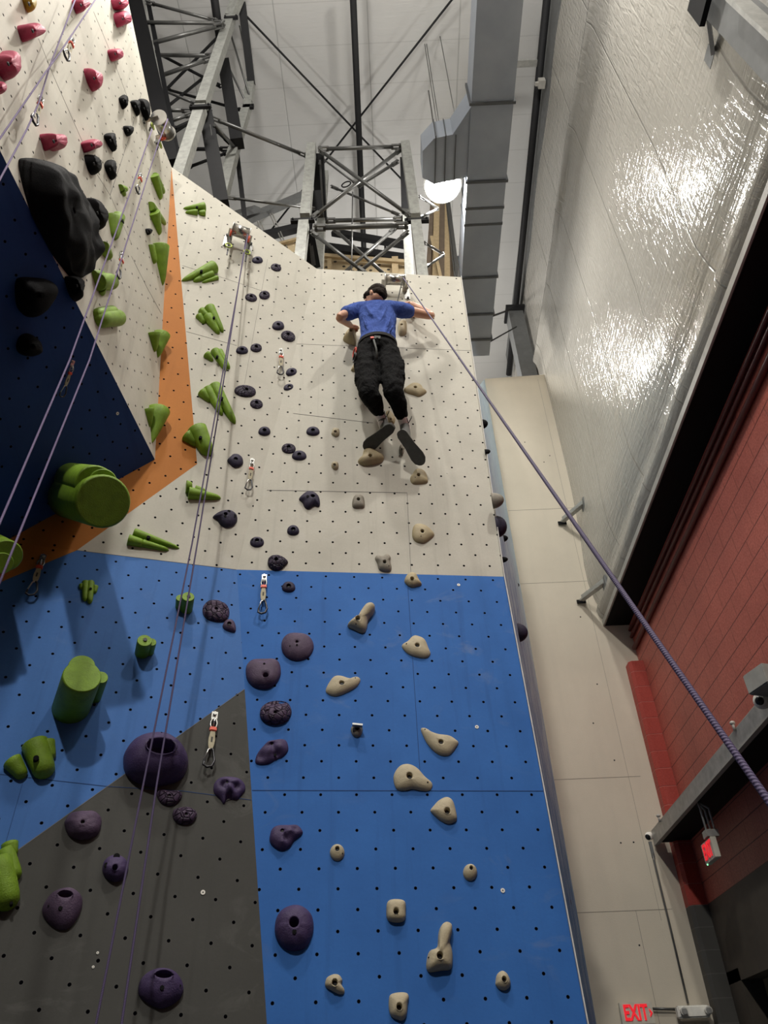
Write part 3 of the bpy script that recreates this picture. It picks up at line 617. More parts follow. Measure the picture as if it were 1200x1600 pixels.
tag(mb.build('junction_box', simple('grey_plastic', (0.30, 0.30, 0.28), 0.5)), 'square grey box above the beam at the right picture edge', 'box')
mb = MB(); P = atX(1016, 1330, 2.66); mb.box(P, (0.03, 0.16, 0.16)); tag(mb.build('beam_bracket', m_greysteel), 'grey end bracket fixing the steel beam to the beige wall', 'bracket')
for k, (q) in enumerate([(1148, 1141), (1031, 1284)]):
    mb = MB(); P = atX(*q, 2.68); mb.tube([P, P + V((0, 0, 0.06))], 0.012, 8); mb.ellipsoid(P + V((0, 0, 0.06)), (0.022, 0.022, 0.018)); tag(mb.build('beam_bolt', m_trim), ('bright bolt on top of the beam near the square box' if k == 0 else 'bright bolt on top of the beam near its far end'), 'bolt', 'bolts on the beam top')
# exit signs
m_red, nt, b = new_mat('lit_red_letters'); b.inputs['Base Color'].default_value = (0.8, 0.02, 0.02, 1); b.inputs['Emission Color'].default_value = (1, 0.02, 0.04, 1); b.inputs['Emission Strength'].default_value = 1.1
m_led, nt, b = new_mat('green_led'); b.inputs['Base Color'].default_value = (0.2, 1, 0.4, 1); b.inputs['Emission Color'].default_value = (0.3, 1, 0.5, 1); b.inputs['Emission Strength'].default_value = 3
m_sign = simple('sign_housing', (0.62, 0.59, 0.50), 0.5)
def text_mesh(s, size, mat, parent, M):
    cu = bpy.data.curves.new('txt', 'FONT'); cu.body = s; cu.size = size; cu.extrude = 0.003; cu.align_x = 'CENTER'; cu.align_y = 'CENTER'; cu.offset = 0.004
    o = bpy.data.objects.new('txt', cu); COL.objects.link(o); dg = bpy.context.evaluated_depsgraph_get(); dg.update()
    me = bpy.data.meshes.new_from_object(o.evaluated_get(dg)); bpy.data.objects.remove(o)
    me.materials.clear(); me.materials.append(mat)
    n = bpy.data.objects.new('lettering', me); COL.objects.link(n); n.parent = parent; n.matrix_local = M
    return n
def exit_sign(M, label, arrow, W=0.31, H=0.18):
    t = tag(empty('exit_sign', M), label, 'sign', 'illuminated exit signs')
    def mbx(c, s, name, mat):
        mb = MB(); mb.box(c, s); bmesh.ops.bevel(mb.bm, geom=mb.bm.edges[:], offset=0.004, segments=2, affect='EDGES'); mb.bm.transform(M); mb.build(name, mat, t)
    mbx((0, 0, -0.025), (W, H, 0.05), 'housing', m_sign)
    text_mesh('EXIT', 0.155, m_red, t, Matrix.Translation((-0.012 if arrow else 0, 0, 0.004)) @ Matrix.Diagonal((0.72, 1.15, 1, 1)))
    if arrow:
        mb = MB(); slab(mb, [V((0.118, 0.035, 0.008)), V((0.145, 0.0, 0.008)), V((0.118, -0.035, 0.008)), V((0.118, -0.015, 0.008)), V((0.13, 0, 0.008)), V((0.118, 0.015, 0.008))], V((0, 0, 1)), 0.006); mb.bm.transform(M); mb.build('chevron', m_red, t)
    mb = MB(); mb.ellipsoid((-W * 0.42 if arrow else -W * 0.35, -H / 2 - 0.004, 0.0), (0.008, 0.008, 0.006)); mb.bm.transform(M); mb.build('indicator_light', m_led, t)
    return t
c0 = atY(996, 1583, 8.72)
exit_sign(Matrix(((1, 0, 0, c0.x), (0, 0, -1, 8.73), (0, 1, 0, c0.z), (0, 0, 0, 1))), 'lit red exit sign with arrow on the beige wall', True)
# letters on the face toward the hall, x axis runs away from the camera
s2 = exit_sign(Matrix(((0, 0, -1, 2.74), (-1, 0, 0, 7.40), (0, 1, 0, 3.405), (0, 0, 0, 1))), 'lit red exit sign hanging from conduits below the beam', False, 0.29, 0.175)
P = V((2.78, 7.33, 3.53)); mb = MB(); mb.box(P, (0.11, 0.11, 0.06)); mb.build('canopy_box', m_steel, s2)
mb = MB()
for dx, dy in ((-0.03, 0), (0.02, 0.03), (0.04, -0.02)): mb.tube([P + V((dx, dy, 0.03)), P + V((dx, dy, 0.22)), V((2.76, P.y + 0.05, 3.84))], 0.010, 8)
mb.build('hanging_conduit', m_steel, s2)
# emergency light on the beige wall
P = atY(1082, 1581, 8.72); t = tag(empty('emergency_light', P), 'white twin-head emergency light on the beige wall beside the exit sign', 'lamp')
mb = MB(); mb.box(P, (0.30, 0.09, 0.10)); bmesh.ops.bevel(mb.bm, geom=mb.bm.edges[:], offset=0.012, segments=3, affect='EDGES'); mb.build('housing', m_cam, t)
for dx in (-0.10, 0.13):
    q_ = P + V((dx, -0.07, 0.005)); mb = MB(); mb.tube([q_ + V((0, 0.05, 0)), q_, q_ + V((0, -0.02, -0.004))], [0.03, 0.036, 0.034], 20); h_ = mb.build('lamp_head', m_cam, t)
    mb = MB(); mb.tube([q_ + V((0, -0.021, -0.004)), q_ + V((0, -0.024, -0.004))], 0.026, 20); mb.build('lens', m_steel, h_)
mb = MB(); mb.tube([atX(1020, 1333, 2.66) , atY(1022, 1345, 8.77), atY(1048, 1452, 8.77), atY(1075, 1568, 8.77)], 0.011, 8)
tag(mb.build('conduit', m_rod), 'thin grey conduit dropping from beam end to emergency light', 'conduit')
mb = MB(); mb.tube([atY(1020, 1576, 8.77), atY(1058, 1577, 8.77)], 0.012, 8); tag(mb.build('conduit', m_rod), 'short grey conduit linking exit sign and emergency light', 'conduit')
# ================================================================ CLIMBING HOLDS
def resin(name, col, rough=0.62, var=0.15, chalk=0.12, bs=0.004, chalk_col=(0.7, 0.68, 0.64), vor=0.0):
    m, nt, b = new_mat(name); co = coords(nt)
    f = noise_n(nt, co, 14, 6, 0.65); c = mix_col(nt, ramp(nt, f, 0.3, 0.7), tuple(v * (1 - var) for v in col), tuple(min(1, v * (1 + var)) for v in col))
    ch = ramp(nt, noise_n(nt, co, 9, 6, 0.7, 0.6), 0.52, 0.75); c = mix_col(nt, math_n(nt, 'MULTIPLY', ch, chalk), c, chalk_col)
    b.inputs['Roughness'].default_value = rough; b.inputs['Specular IOR Level'].default_value = 0.35
    h = noise_n(nt, co, 130, 4, 0.7)
    if vor:
        v = nt.nodes.new('ShaderNodeTexVoronoi'); v.feature = 'DISTANCE_TO_EDGE'; v.inputs['Scale'].default_value = vor; nt.links.new(co, v.inputs['Vector'])
        e = ramp(nt, v.outputs[0], 0.0, 0.12); c = mix_col(nt, math_n(nt, 'MULTIPLY', math_n(nt, 'SUBTRACT', 1.0, e), 0.55), c, tuple(x * 0.35 for x in col))
        h = math_n(nt, 'ADD', math_n(nt, 'MULTIPLY', h, 0.25), math_n(nt, 'MULTIPLY', e, 2.5)); bs = bs * 2.2
    nt.links.new(c, b.inputs['Base Color']); bump(nt, b, h, 0.8, bs); return m
m_cream = resin('cream_resin', (0.45, 0.385, 0.26), 0.55, 0.12, 0.25, 0.003, (0.30, 0.27, 0.22))
m_tan = resin('tan_resin', (0.40, 0.33, 0.20), 0.55, 0.12, 0.25, 0.003, (0.24, 0.20, 0.14))
m_brownish = resin('grey_brown_resin', (0.25, 0.225, 0.18), 0.6, 0.15, 0.2, 0.004)
m_purp = resin('purple_resin', (0.055, 0.034, 0.10), 0.55, 0.2, 0.05)
m_purp2 = resin('dusty_purple_resin', (0.075, 0.046, 0.088), 0.6, 0.2, 0.10)
m_purpc = resin('cobbled_purple_resin', (0.070, 0.042, 0.085), 0.6, 0.2, 0.10, 0.004, vor=28)
m_purpd = resin('dark_purple_resin', (0.022, 0.016, 0.045), 0.6, 0.2, 0.04)
m_purpdc = resin('dark_cobbled_purple_resin', (0.030, 0.018, 0.045), 0.6, 0.2, 0.04, 0.004, vor=30)
m_green = resin('green_resin', (0.175, 0.30, 0.018), 0.5, 0.2, 0.06, 0.004, (0.25, 0.36, 0.06))
m_pink = resin('raspberry_resin', (0.36, 0.025, 0.075), 0.55, 0.15, 0.08)
m_blackr = resin('black_resin', (0.0045, 0.0045, 0.0055), 0.75, 0.2, 0.01, 0.005, (0.05, 0.05, 0.05)); m_blackr.node_tree.nodes['Principled BSDF'].inputs['Specular IOR Level'].default_value = 0.12
m_yellow = resin('mustard_resin', (0.35, 0.24, 0.02), 0.55)
m_bolt = simple('dark_bolt_steel', (0.03, 0.03, 0.032), 0.45, 0.6)
m_bright = simple('polished_steel', (0.62, 0.62, 0.60), 0.28, 0.85)
def catmull(pts, n):
    m = len(pts); out = []
    for k in range(n):
        t = k / n * m; i = int(t); f = t - i
        p0, p1, p2, p3 = (pts[(i + j - 1) % m] for j in range(4))
        out.append(tuple(0.5 * ((2 * p1[a]) + (-p0[a] + p2[a]) * f + (2 * p0[a] - 5 * p1[a] + 4 * p2[a] - p3[a]) * f * f + (-p0[a] + 3 * p1[a] - 3 * p2[a] + p3[a]) * f ** 3) for a in (0, 1)))
    return out
def frame_at(F_, P):
    M = F_.M.copy(); M.translation = P; return M
FACES = {'RU': RU, 'RL': RL, 'LU': LU, 'LL': LL, 'BF': BF, 'UF': UF}
THINGS = {}
def finish_local(mb, name, mat, root, M, kind=None):
    me = bpy.data.meshes.new(name); bmesh.ops.recalc_face_normals(mb.bm, faces=mb.bm.faces); mb.bm.to_mesh(me); mb.bm.free(); me.materials.append(mat)
    o = bpy.data.objects.new(name, me); COL.objects.link(o); o.parent = root; return o
def hold(fk, out, h, label, mat, cat='climbing hold', group=None, peak=None, hole=(0.016, 0.016, 0.02), rough=0.0, feats=(), nseg=56, p=2.2, name='climbing_hold', lift=0.4, bolt=True, extra_holes=(), freq=22.0, ss=None):
    """domed hold: out = outline in picture pixels, peak = picture position of the bolt, h = height off the wall"""
    F_ = FACES[fk]
    if fk in ('RU', 'RL', 'LU', 'LL') and label != 'huge purple bowl-shaped hold where blue meets grey': h *= 0.68
    cx = sum(q[0] for q in out) / len(out); cy = sum(q[1] for q in out) / len(out)
    c0_ = F_.at(cx, cy); u0 = proj(c0_); u1 = proj(c0_ + F_.n * h); sx_, sy_ = u1[0] - u0[0], u1[1] - u0[1]
    base = [F_.loc(F_.at(x - sx_ * lift, y - sy_ * lift)) for x, y in out]
    pk = peak or (cx, cy); pk = F_.loc(F_.at(*pk, off=h * 0.92))
    root_P = F_.at(cx - sx_ * lift, cy - sy_ * lift); rl = F_.loc(root_P)
    base = catmull([(b.x - rl.x, b.y - rl.y) for b in base], nseg); pkx, pky = pk.x - rl.x, pk.y - rl.y
    root = tag(empty(name, frame_at(F_, root_P)), label, cat, group)
    mb = MB(); ss = ss or [1.0, 0.995, 0.975, 0.94, 0.88, 0.80, 0.70, 0.59, 0.47, 0.35]
    sd = random.random() * 50; rings = []
    rbx, rby, dep = hole
    def top(x, y, hh):
        z = hh
        if rough: z += rough * (noise.noise(V((x * freq + sd, y * freq, z * 10))) + 0.5 * noise.noise(V((x * freq * 2.7 + sd, y * freq * 2.7, 0))))
        for fx, fy, sg, am in feats: z += am * math.exp(-((x - fx) ** 2 + (y - fy) ** 2) / (2 * sg * sg))
        return z
    for k, s in enumerate(ss):
        zz_ = h * (1 - s ** p) ** (1 / 1.9) if s < 1 else 0.0
        ring = []
        for i, (x, y) in enumerate(base):
            a = math.atan2(y - pky, x - pkx); t = max(0.0, (0.5 - s) / 0.5) if s < 0.5 else 0
            bx, by = pkx + (x - pkx) * s, pky + (y - pky) * s
            ex, ey = pkx + rbx * 1.25 * math.cos(a), pky + rby * 1.25 * math.sin(a)
            X_, Y_ = bx * (1 - t) + ex * t, by * (1 - t) + ey * t
            ring.append(mb.bm.verts.new((X_, Y_, top(X_, Y_, zz_) if k > 1 else zz_)))
        rings.append(ring)
    hp = h * 0.995
    for fr, dz in ((1.15, 0), (1.0, -0.12), (0.93, -0.5), (0.85, -1.0)):
        rings.append([mb.bm.verts.new((pkx + rbx * fr * math.cos(a_), pky + rby * fr * math.sin(a_), top(pkx, pky, hp) + dep * dz)) for a_ in [math.atan2(y - pky, x - pkx) for x, y in base]])
    for a, b_ in zip(rings, rings[1:]):
        for i in range(nseg):
            f = mb.bm.faces.new((a[i], a[(i + 1) % nseg], b_[(i + 1) % nseg], b_[i])); f.smooth = True
    mb.bm.faces.new(rings[-1])
    finish_local(mb, 'grip', mat, root, None)
    hz_ = top(pkx, pky, hp) - dep
    if bolt:
        mb = MB(); r_ = min(rbx, 0.016) * 0.95
        mb.tube([(pkx, pky, hz_ - 0.002), (pkx, pky, hz_ + 0.006)], r_ * 0.86, 12); finish_local(mb, 'bolt', m_bolt, root, None)
    for (qx, qy, r_) in extra_holes:
        q = F_.loc(F_.at(qx, qy, off=h * 0.5)); X_, Y_ = q.x - rl.x, q.y - rl.y
        # surface height there by the same profile, found along the ray from the peak
        best = 1.0; bs_ = None
        for (x, y) in base:
            dx, dy = x - pkx, y - pky; L2 = dx * dx + dy * dy
            t = ((X_ - pkx) * dx + (Y_ - pky) * dy) / L2 if L2 else 0; e = math.hypot(pkx + dx * t - X_, pky + dy * t - Y_)
            if t > 0 and (bs_ is None or e < bs_): bs_ = e; best = min(0.98, t)
        z = h * (1 - best ** p) ** (1 / 1.9)
        mb = MB(); mb.tube([(X_, Y_, z - 0.006), (X_, Y_, z + 0.0012)], r_, 14); finish_local(mb, 'pocket', m_blackr, root, None)
    THINGS[label] = root
    return root
def zz(ox, oy, pts, s=4.0): return [(ox + x / s, oy + y / s) for x, y in pts]
def ell(cx, cy, w_, h_, rot=0, n=12, sq=1.0, flat=0.0):
    o = []
    for k in range(n):
        a = 2 * math.pi * k / n; c_, s_ = math.cos(a), math.sin(a)
        c_ = math.copysign(abs(c_) ** sq, c_); s_ = math.copysign(abs(s_) ** sq, s_)
        y = s_ * h_ / 2
        if y > 0: y *= (1 - flat)
        x = c_ * w_ / 2; r_ = math.radians(rot); o.append((cx + x * math.cos(r_) - y * math.sin(r_), cy + x * math.sin(r_) + y * math.cos(r_)))
    return o
CR = 'cream holds on the front wall'
# --- cream route on the blue lower part (outlines read in 4x crops)
hold('RL', zz(520, 880, [(92, 380), (130, 340), (165, 320), (185, 285), (215, 255), (250, 252), (265, 275), (250, 310), (225, 340), (210, 405), (185, 423), (140, 405)]), 0.10, 'tall cream horn hold just below the white zone, thumb pointing up right', m_cream, group=CR, peak=(559, 966), hole=(0.017, 0.02, 0.03), feats=[(0.05, 0.09, 0.04, 0.03)], extra_holes=[(556, 977, 0.004)])
hold('RL', zz(520, 880, [(432, 510), (470, 480), (500, 450), (530, 447), (575, 470), (600, 525), (612, 560), (590, 585), (540, 585), (470, 560)]), 0.055, 'cream fin-shaped hold right of the tall horn hold', m_cream, group=CR, peak=(652, 1008), extra_holes=[(635, 1007, 0.005)])
hold('RL', zz(280, 880, [(916, 785), (940, 735), (970, 702), (1010, 698), (1070, 715), (1115, 705), (1133, 725), (1110, 765), (1050, 800), (980, 825), (930, 812)]), 0.055, 'cream kidney-shaped hold below the tall horn hold', m_cream, group=CR, peak=(534, 1067), extra_holes=[(555, 1060, 0.004)])
hold('RL', zz(520, 880, [(113, 1040), (120, 1015), (150, 1008), (182, 1015), (187, 1040), (175, 1070), (150, 1082), (125, 1070)]), 0.05, 'small round grey-brown hold with a metal top plate', m_brownish, group=CR, peak=(558, 1138), hole=(0.013, 0.013, 0.02), extra_holes=[(552.5, 1143.5, 0.004)])
hold('RL', zz(520, 880, [(552, 1035), (575, 1024), (610, 1045), (660, 1062), (730, 1072), (775, 1100), (787, 1118), (770, 1150), (735, 1190), (690, 1197), (640, 1175), (590, 1120)]), 0.055, 'long cream curved hold like a comma on the right of the blue wall', m_cream, group=CR, peak=(689, 1159), extra_holes=[(664, 1140, 0.004)])
hold('RL', zz(520, 880, [(380, 1340), (395, 1290), (430, 1255), (480, 1250), (530, 1275), (580, 1330), (620, 1365), (622, 1395), (600, 1415), (550, 1415), (500, 1405), (450, 1415), (400, 1405)]), 0.06, 'widest cream hold, bean shaped, above the long horizontal seam', m_cream, group=CR, peak=(640, 1212), hole=(0.018, 0.02, 0.03), extra_holes=[(668, 1223, 0.005)])
hold('RL', zz(520, 1200, [(612, 258), (630, 232), (665, 195), (710, 175), (745, 190), (765, 235), (778, 310), (755, 335), (715, 340), (665, 315), (625, 280)]), 0.06, 'cream shark-fin hold just below the long horizontal seam', m_cream, group=CR, peak=(699, 1267), hole=(0.017, 0.019, 0.03))
hold('RL', ell(527, 1331, 23, 26), 0.045, 'small round cream button hold at left of the lower blue wall', m_cream, group=CR, peak=(527, 1326), hole=(0.012, 0.014, 0.02), extra_holes=[(535, 1334, 0.004)])
hold('RL', ell(735, 1362, 22, 26), 0.05, 'small round cream button hold at right of the lower blue wall', m_cream, group=CR, peak=(736.5, 1356), hole=(0.010, 0.012, 0.02))
hold('RL', zz(520, 1200, [(336, 880), (342, 835), (370, 817), (425, 817), (455, 835), (457, 890), (455, 935), (430, 957), (370, 957), (340, 935)]), 0.06, 'square cream hold with rounded corners', m_cream, group=CR, peak=(619, 1424), hole=(0.014, 0.017, 0.03), p=4)
hold('RL', zz(520, 1200, [(588, 1240), (592, 1180), (610, 1135), (655, 1112), (663, 1030), (680, 980), (712, 958), (745, 975), (745, 1030), (735, 1080), (750, 1140), (750, 1220), (735, 1252), (680, 1258), (610, 1268)]), 0.09, 'tallest cream hold, boot shaped, near the bottom of the blue wall', m_cream, group=CR, peak=(687.5, 1493), hole=(0.016, 0.018, 0.03), feats=[(0.03, 0.10, 0.04, 0.02)], extra_holes=[(670, 1496, 0.004)])
hold('RL', zz(280, 1200, [(912, 1340), (925, 1305), (965, 1285), (1000, 1290), (1020, 1320), (1015, 1350), (1033, 1380), (1030, 1405), (1000, 1410), (950, 1385), (918, 1365)]), 0.05, 'small cream lumpy hold at the lower left of the blue wall', m_cream, group=CR, peak=(523, 1535), hole=(0.014, 0.017, 0.025))
hold('RL', zz(520, 1200, [(352, 1440), (365, 1410), (410, 1398), (460, 1400), (477, 1425), (470, 1470), (462, 1540), (440, 1573), (410, 1570), (365, 1545), (352, 1500)]), 0.06, 'lowest cream hold, a rounded shield at the bottom edge', m_cream, group=CR, peak=(624, 1573), hole=(0.014, 0.016, 0.03))
hold('RL', zz(520, 1200, [(1020, 1330), (1030, 1285), (1060, 1263), (1090, 1280), (1110, 1320), (1110, 1360), (1080, 1385), (1045, 1378), (1022, 1355)]), 0.055, 'small cream egg-shaped hold at the lower right of the blue wall', m_cream, group=CR, peak=(788, 1530), hole=(0.012, 0.014, 0.025))
hold('RL', zz(520, 880, [(448, 105), (462, 70), (490, 52), (520, 60), (540, 95), (557, 125), (530, 138), (495, 144), (465, 130)]), 0.06, 'cream bell-shaped hold straddling the blue and white border', m_tan, group=CR, peak=(644, 904), hole=(0.014, 0.016, 0.03))
# --- cream and tan holds on the white part
hold('RU', zz(520, 560, [(264, 1245), (275, 1228), (310, 1230), (340, 1217), (362, 1235), (360, 1262), (368, 1300), (360, 1325), (325, 1330), (290, 1315), (278, 1275)]), 0.055, 'grey-brown lumpy hold just above the blue border', m_brownish, group=CR, peak=(601, 878), hole=(0.013, 0.015, 0.025), extra_holes=[(607.5, 885.5, 0.004)])
hold('RU', zz(520, 560, [(497, 1090), (505, 1045), (530, 1028), (575, 1035), (610, 1060), (636, 1095), (610, 1125), (570, 1150), (530, 1145), (505, 1125)]), 0.055, 'tan leaf-shaped hold pointing right above the blue border', m_tan, group=CR, peak=(660, 830), hole=(0.014, 0.015, 0.025), extra_holes=[(657.5, 839.5, 0.004)])
hold('RU', zz(520, 560, [(123, 920), (124, 880), (140, 852), (165, 847), (190, 858), (199, 885), (198, 925), (170, 932), (140, 932)]), 0.05, 'grey-brown tombstone-shaped hold in the middle of the white wall', m_brownish, group=CR, peak=(560, 780), hole=(0.013, 0.015, 0.025), p=3)
hold('RU', zz(520, 560, [(484, 745), (500, 715), (520, 688), (550, 685), (580, 705), (594, 745), (592, 770), (550, 780), (500, 778)]), 0.055, 'tan half-round hold below the right shoe', m_tan, group=CR, peak=(654, 742), hole=(0.014, 0.015, 0.025), extra_holes=[(648.5, 747.5, 0.004)])
hold('RU', zz(480, 420, [(397, 1490), (430, 1450), (445, 1400), (480, 1375), (520, 1385), (545, 1410), (590, 1440), (600, 1470), (570, 1500), (500, 1520), (430, 1520)], 5), 0.10, 'tan pointed hold under the left shoe of the climber', m_tan, group=CR, peak=(578.5, 712), hole=(0.015, 0.016, 0.03))
hold('RU', zz(480, 420, [(755, 935), (790, 905), (820, 888), (855, 885), (890, 900), (910, 930), (935, 952), (905, 978), (870, 990), (830, 978), (780, 962)], 5), 0.06, 'tan leaf-shaped hold beside the right thigh of the climber', m_tan, group=CR, peak=(649, 605), hole=(0.014, 0.014, 0.025))
hold('RU', zz(480, 420, [(192, 1290), (192, 1265), (207, 1240), (230, 1240), (250, 1250), (250, 1290), (225, 1308)], 5), 0.045, 'upper of two tiny cream holds left of the climber shoes', m_cream, group=CR, peak=(524, 674), hole=(0.013, 0.013, 0.02))
hold('RU', zz(480, 420, [(192, 1545), (190, 1520), (205, 1502), (235, 1505), (245, 1525), (240, 1555), (215, 1565)], 5), 0.045, 'lower of two tiny cream holds left of the climber shoes', m_cream, group=CR, peak=(522.5, 726), hole=(0.013, 0.013, 0.02))
hold('RU', zz(480, 420, [(282, 505), (310, 460), (340, 440), (375, 445), (385, 480), (383, 550), (350, 545), (310, 530)], 5), 0.14, 'cream wedge hold gripped by the left hand', m_tan, group=CR, peak=(548.5, 517), hole=(0.014, 0.014, 0.03), lift=0.8)
hold('RU', zz(480, 420, [(715, 420), (740, 398), (775, 402), (780, 440), (775, 490), (745, 508), (715, 495)], 5), 0.10, 'cream hold half hidden behind the right side of the blue shirt', m_cream, group=CR, peak=(627.5, 507.5), hole=(0.014, 0.014, 0.03))
hold('RU', zz(480, 420, [(790, 240), (830, 228), (860, 250), (875, 275), (850, 300), (800, 290)], 5), 0.20, 'tan hold gripped by the right hand of the climber', m_tan, group=CR, peak=(647, 474), hole=(0.012, 0.012, 0.02), lift=0.9)
hold('RU', zz(480, 420, [(610, 1140), (620, 1105), (645, 1100), (665, 1120), (690, 1165), (675, 1205), (640, 1195), (620, 1170)], 5), 0.06, 'tan hold showing between the lower legs of the climber', m_tan, group=CR, peak=(610, 655), hole=(0.012, 0.012, 0.02))
hold('RU', zz(480, 420, [(725, 1420), (722, 1385), (735, 1365), (752, 1380), (757, 1420), (748, 1450), (732, 1445)], 5), 0.05, 'small grey-brown hold in the shadow of the right shoe', m_brownish, group=CR, peak=(627.5, 702), hole=(0.010, 0.012, 0.02))
hold('RU', zz(480, 420, [(342, 785), (352, 760), (370, 740), (395, 760), (400, 800), (365, 795)], 5), 0.06, 'tan hold peeking out beside the left thigh of the climber', m_tan, group=CR, peak=(556, 574), hole=(0.010, 0.010, 0.02))
# metal plate on the small round hold
mb = MB(); F_ = RL; A = F_.at(550.5, 1132.5, 0.05); B_ = F_.at(566.5, 1134.0, 0.05); mb.bar(A, B_, 0.012, 0.03, F_.n); mb.build('metal_plate', m_bright, None)
pl_ = bpy.data.objects['metal_plate']; r_ = THINGS['small round grey-brown hold with a metal top plate']; bpy.context.view_layer.update(); Mw = pl_.matrix_world.copy(); pl_.parent = r_; pl_.matrix_local = r_.matrix_world.inverted() @ Mw
# --- purple holds
PG = 'dark purple holds'
def purp(fk, cx, cy, w_, h_, label, mat=None, hgt=None, rot=0, flat=0.35, rough=0.0, pk=None, **kw):
    mpp = (FACES[fk].at(cx, cy) - CAM).dot(AZ) / F
    return hold(fk, ell(cx, cy + h_ * 0.04, w_, h_, rot, 14, 0.95, flat), hgt or min(w_, h_) * mpp * 0.42, label, mat or m_purpd, group=PG, peak=pk or (cx, cy - h_ * 0.12), hole=kw.pop('hole', (0.016, 0.016, 0.025)), rough=rough, **kw)
purp('LU', 402.5, 406, 17, 13, 'topmost dark domed hold just under the middle rope roller')
purp('LU', 431.5, 417, 17, 12, 'dark cobbled hold nearest the upper edge right of the middle roller', m_purpdc, rot=15, flat=0.1)
purp('LU', 392.5, 464, 19, 13, 'dark cobbled oval hold, left one of the second pair down', m_purpdc, rot=12, flat=0.1)
purp('LU', 413.5, 460, 17, 14, 'dark cobbled round hold, right one of the second pair down', m_purpdc, flat=0.1)
purp('LU', 435, 508.5, 19, 17, 'dark domed hold touching a second one at the fold line')
purp('LU', 450.5, 524, 23, 17, 'dark cobbled hold touching the domed one above at the fold line', m_purpdc, rot=20, flat=0.1)
purp('LU', 378.5, 547, 19, 15, 'dark two-pocket hold beside the purple rope', m_purpd, extra_holes=[(375, 546, 0.008), (383, 547, 0.006)])
purp('LU', 400.5, 542.5, 18, 14, 'dark cobbled hold right of the two-pocket hold', m_purpdc, flat=0.1)
purp('LU', 456.5, 581.5, 19, 16, 'dark domed hold right of the highest quickdraw on the face')
purp('LU', 452.5, 605.5, 18, 14, 'small dark domed hold below the highest quickdraw')
purp('LU', 383.5, 609.5, 34, 19, 'long dark cobbled oval hold beside the rope', m_purpdc, rot=6, flat=0.05, pk=(385.5, 608))
purp('LU', 401, 630, 20, 15, 'dark cobbled oval hold under the long oval one', m_purpdc, rot=8, flat=0.05)
purp('LU', 413.5, 673.5, 19, 17, 'dark domed hold on the white left face above a quickdraw')
purp('RU', 489, 673.5, 21, 17, 'dark domed hold above left of the tiny cream hold')
purp('RU', 451, 699.5, 22, 16, 'dark cobbled oval hold overlapping a domed hold', m_purpdc, rot=3, flat=0.05)
purp('RU', 467.5, 711.5, 23, 18, 'dark domed hold overlapping the cobbled oval above it')
hold('LU', zz(280, 560, [(302, 632), (325, 605), (345, 592), (375, 597), (398, 620), (400, 655), (375, 675), (345, 677), (322, 660)]), 0.055, 'dark hold with a pointed left tip beside the rope', m_purpd, group=PG, peak=(368.5, 717))
hold('RU', zz(280, 560, [(748, 872), (770, 845), (800, 826), (835, 828), (868, 850), (880, 885), (875, 918), (845, 915), (810, 935), (785, 925), (770, 895)]), 0.07, 'large dark dome with a bite out of its base on the white wall', m_purpd, group=PG, peak=(489, 775), hole=(0.016, 0.015, 0.03), extra_holes=[(481, 778, 0.012)])
hold('LU', zz(280, 560, [(212, 985), (240, 960), (280, 945), (325, 945), (360, 970), (365, 1005), (345, 1038), (300, 1052), (262, 1035), (240, 1005)]), 0.07, 'large dark hold with several pockets and a beak to the left', m_purpd, group=PG, peak=(352.5, 803), hole=(0.014, 0.013, 0.03), extra_holes=[(357, 801, 0.012), (366, 807, 0.014), (351, 809, 0.01)])
purp('RU', 458, 828.5, 19, 19, 'dark domed hold above the cobbled one at the blue border')
purp('RU', 401.5, 846, 22, 17, 'dark three-pocket oval hold near the fold line', m_purpd, flat=0.1, extra_holes=[(395, 844, 0.010), (408, 845, 0.010)])
hold('RU', zz(280, 560, [(552, 1275), (560, 1240), (590, 1224), (630, 1226), (665, 1245), (680, 1268), (660, 1290), (640, 1312), (600, 1320), (575, 1310), (560, 1295)]), 0.065, 'dark knobbly hold resting on the blue and white border', m_purpdc, group=PG, peak=(431.5, 873), hole=(0.015, 0.015, 0.03), rough=0.01)
purp('RL', 451, 917, 21, 20, 'small purple dome right below the knobbly border hold', m_purpd)
hold('LL', zz(280, 880, [(148, 285), (160, 250), (200, 228), (250, 235), (300, 262), (317, 295), (305, 340), (265, 358), (200, 350), (160, 325)]), 0.07, 'purple cobbled hold with a lip on the left blue wall', m_purpc, group=PG, peak=(338, 951), hole=(0.012, 0.012, 0.02), feats=[(0, 0.055, 0.02, 0.02), (0.05, 0.05, 0.02, 0.015), (-0.05, 0.05, 0.02, 0.015)])
hold('LL', zz(280, 880, [(273, 385), (290, 355), (320, 346), (345, 362), (357, 400), (350, 425), (320, 422), (285, 408)]), 0.05, 'small purple drop-shaped hold under the cobbled lip hold', m_purp2, group=PG, peak=(358.5, 974), hole=(0.015, 0.015, 0.02))
hold('RL', zz(280, 880, [(638, 505), (650, 460), (685, 432), (740, 428), (800, 440), (835, 480), (838, 530), (805, 580), (745, 600), (690, 590), (650, 555)]), 0.08, 'big smooth purple round hold on the blue wall', m_purp2, group=PG, peak=(464, 1003), hole=(0.010, 0.010, 0.02), extra_holes=[(453, 1012, 0.005), (464, 1011, 0.007)])
hold('RL', zz(280, 880, [(415, 660), (425, 620), (460, 592), (530, 586), (600, 590), (630, 625), (632, 690), (600, 745), (540, 773), (470, 762), (425, 720)]), 0.09, 'big smooth purple hold with a slot on top and a pocket', m_purp2, group=PG, peak=(415, 1055), hole=(0.018, 0.017, 0.05), bolt=False, feats=[(0, 0.075, 0.015, -0.015), (0.025, 0.078, 0.012, -0.012), (-0.03, 0.078, 0.012, -0.012)], extra_holes=[(413, 1040, 0.008)])
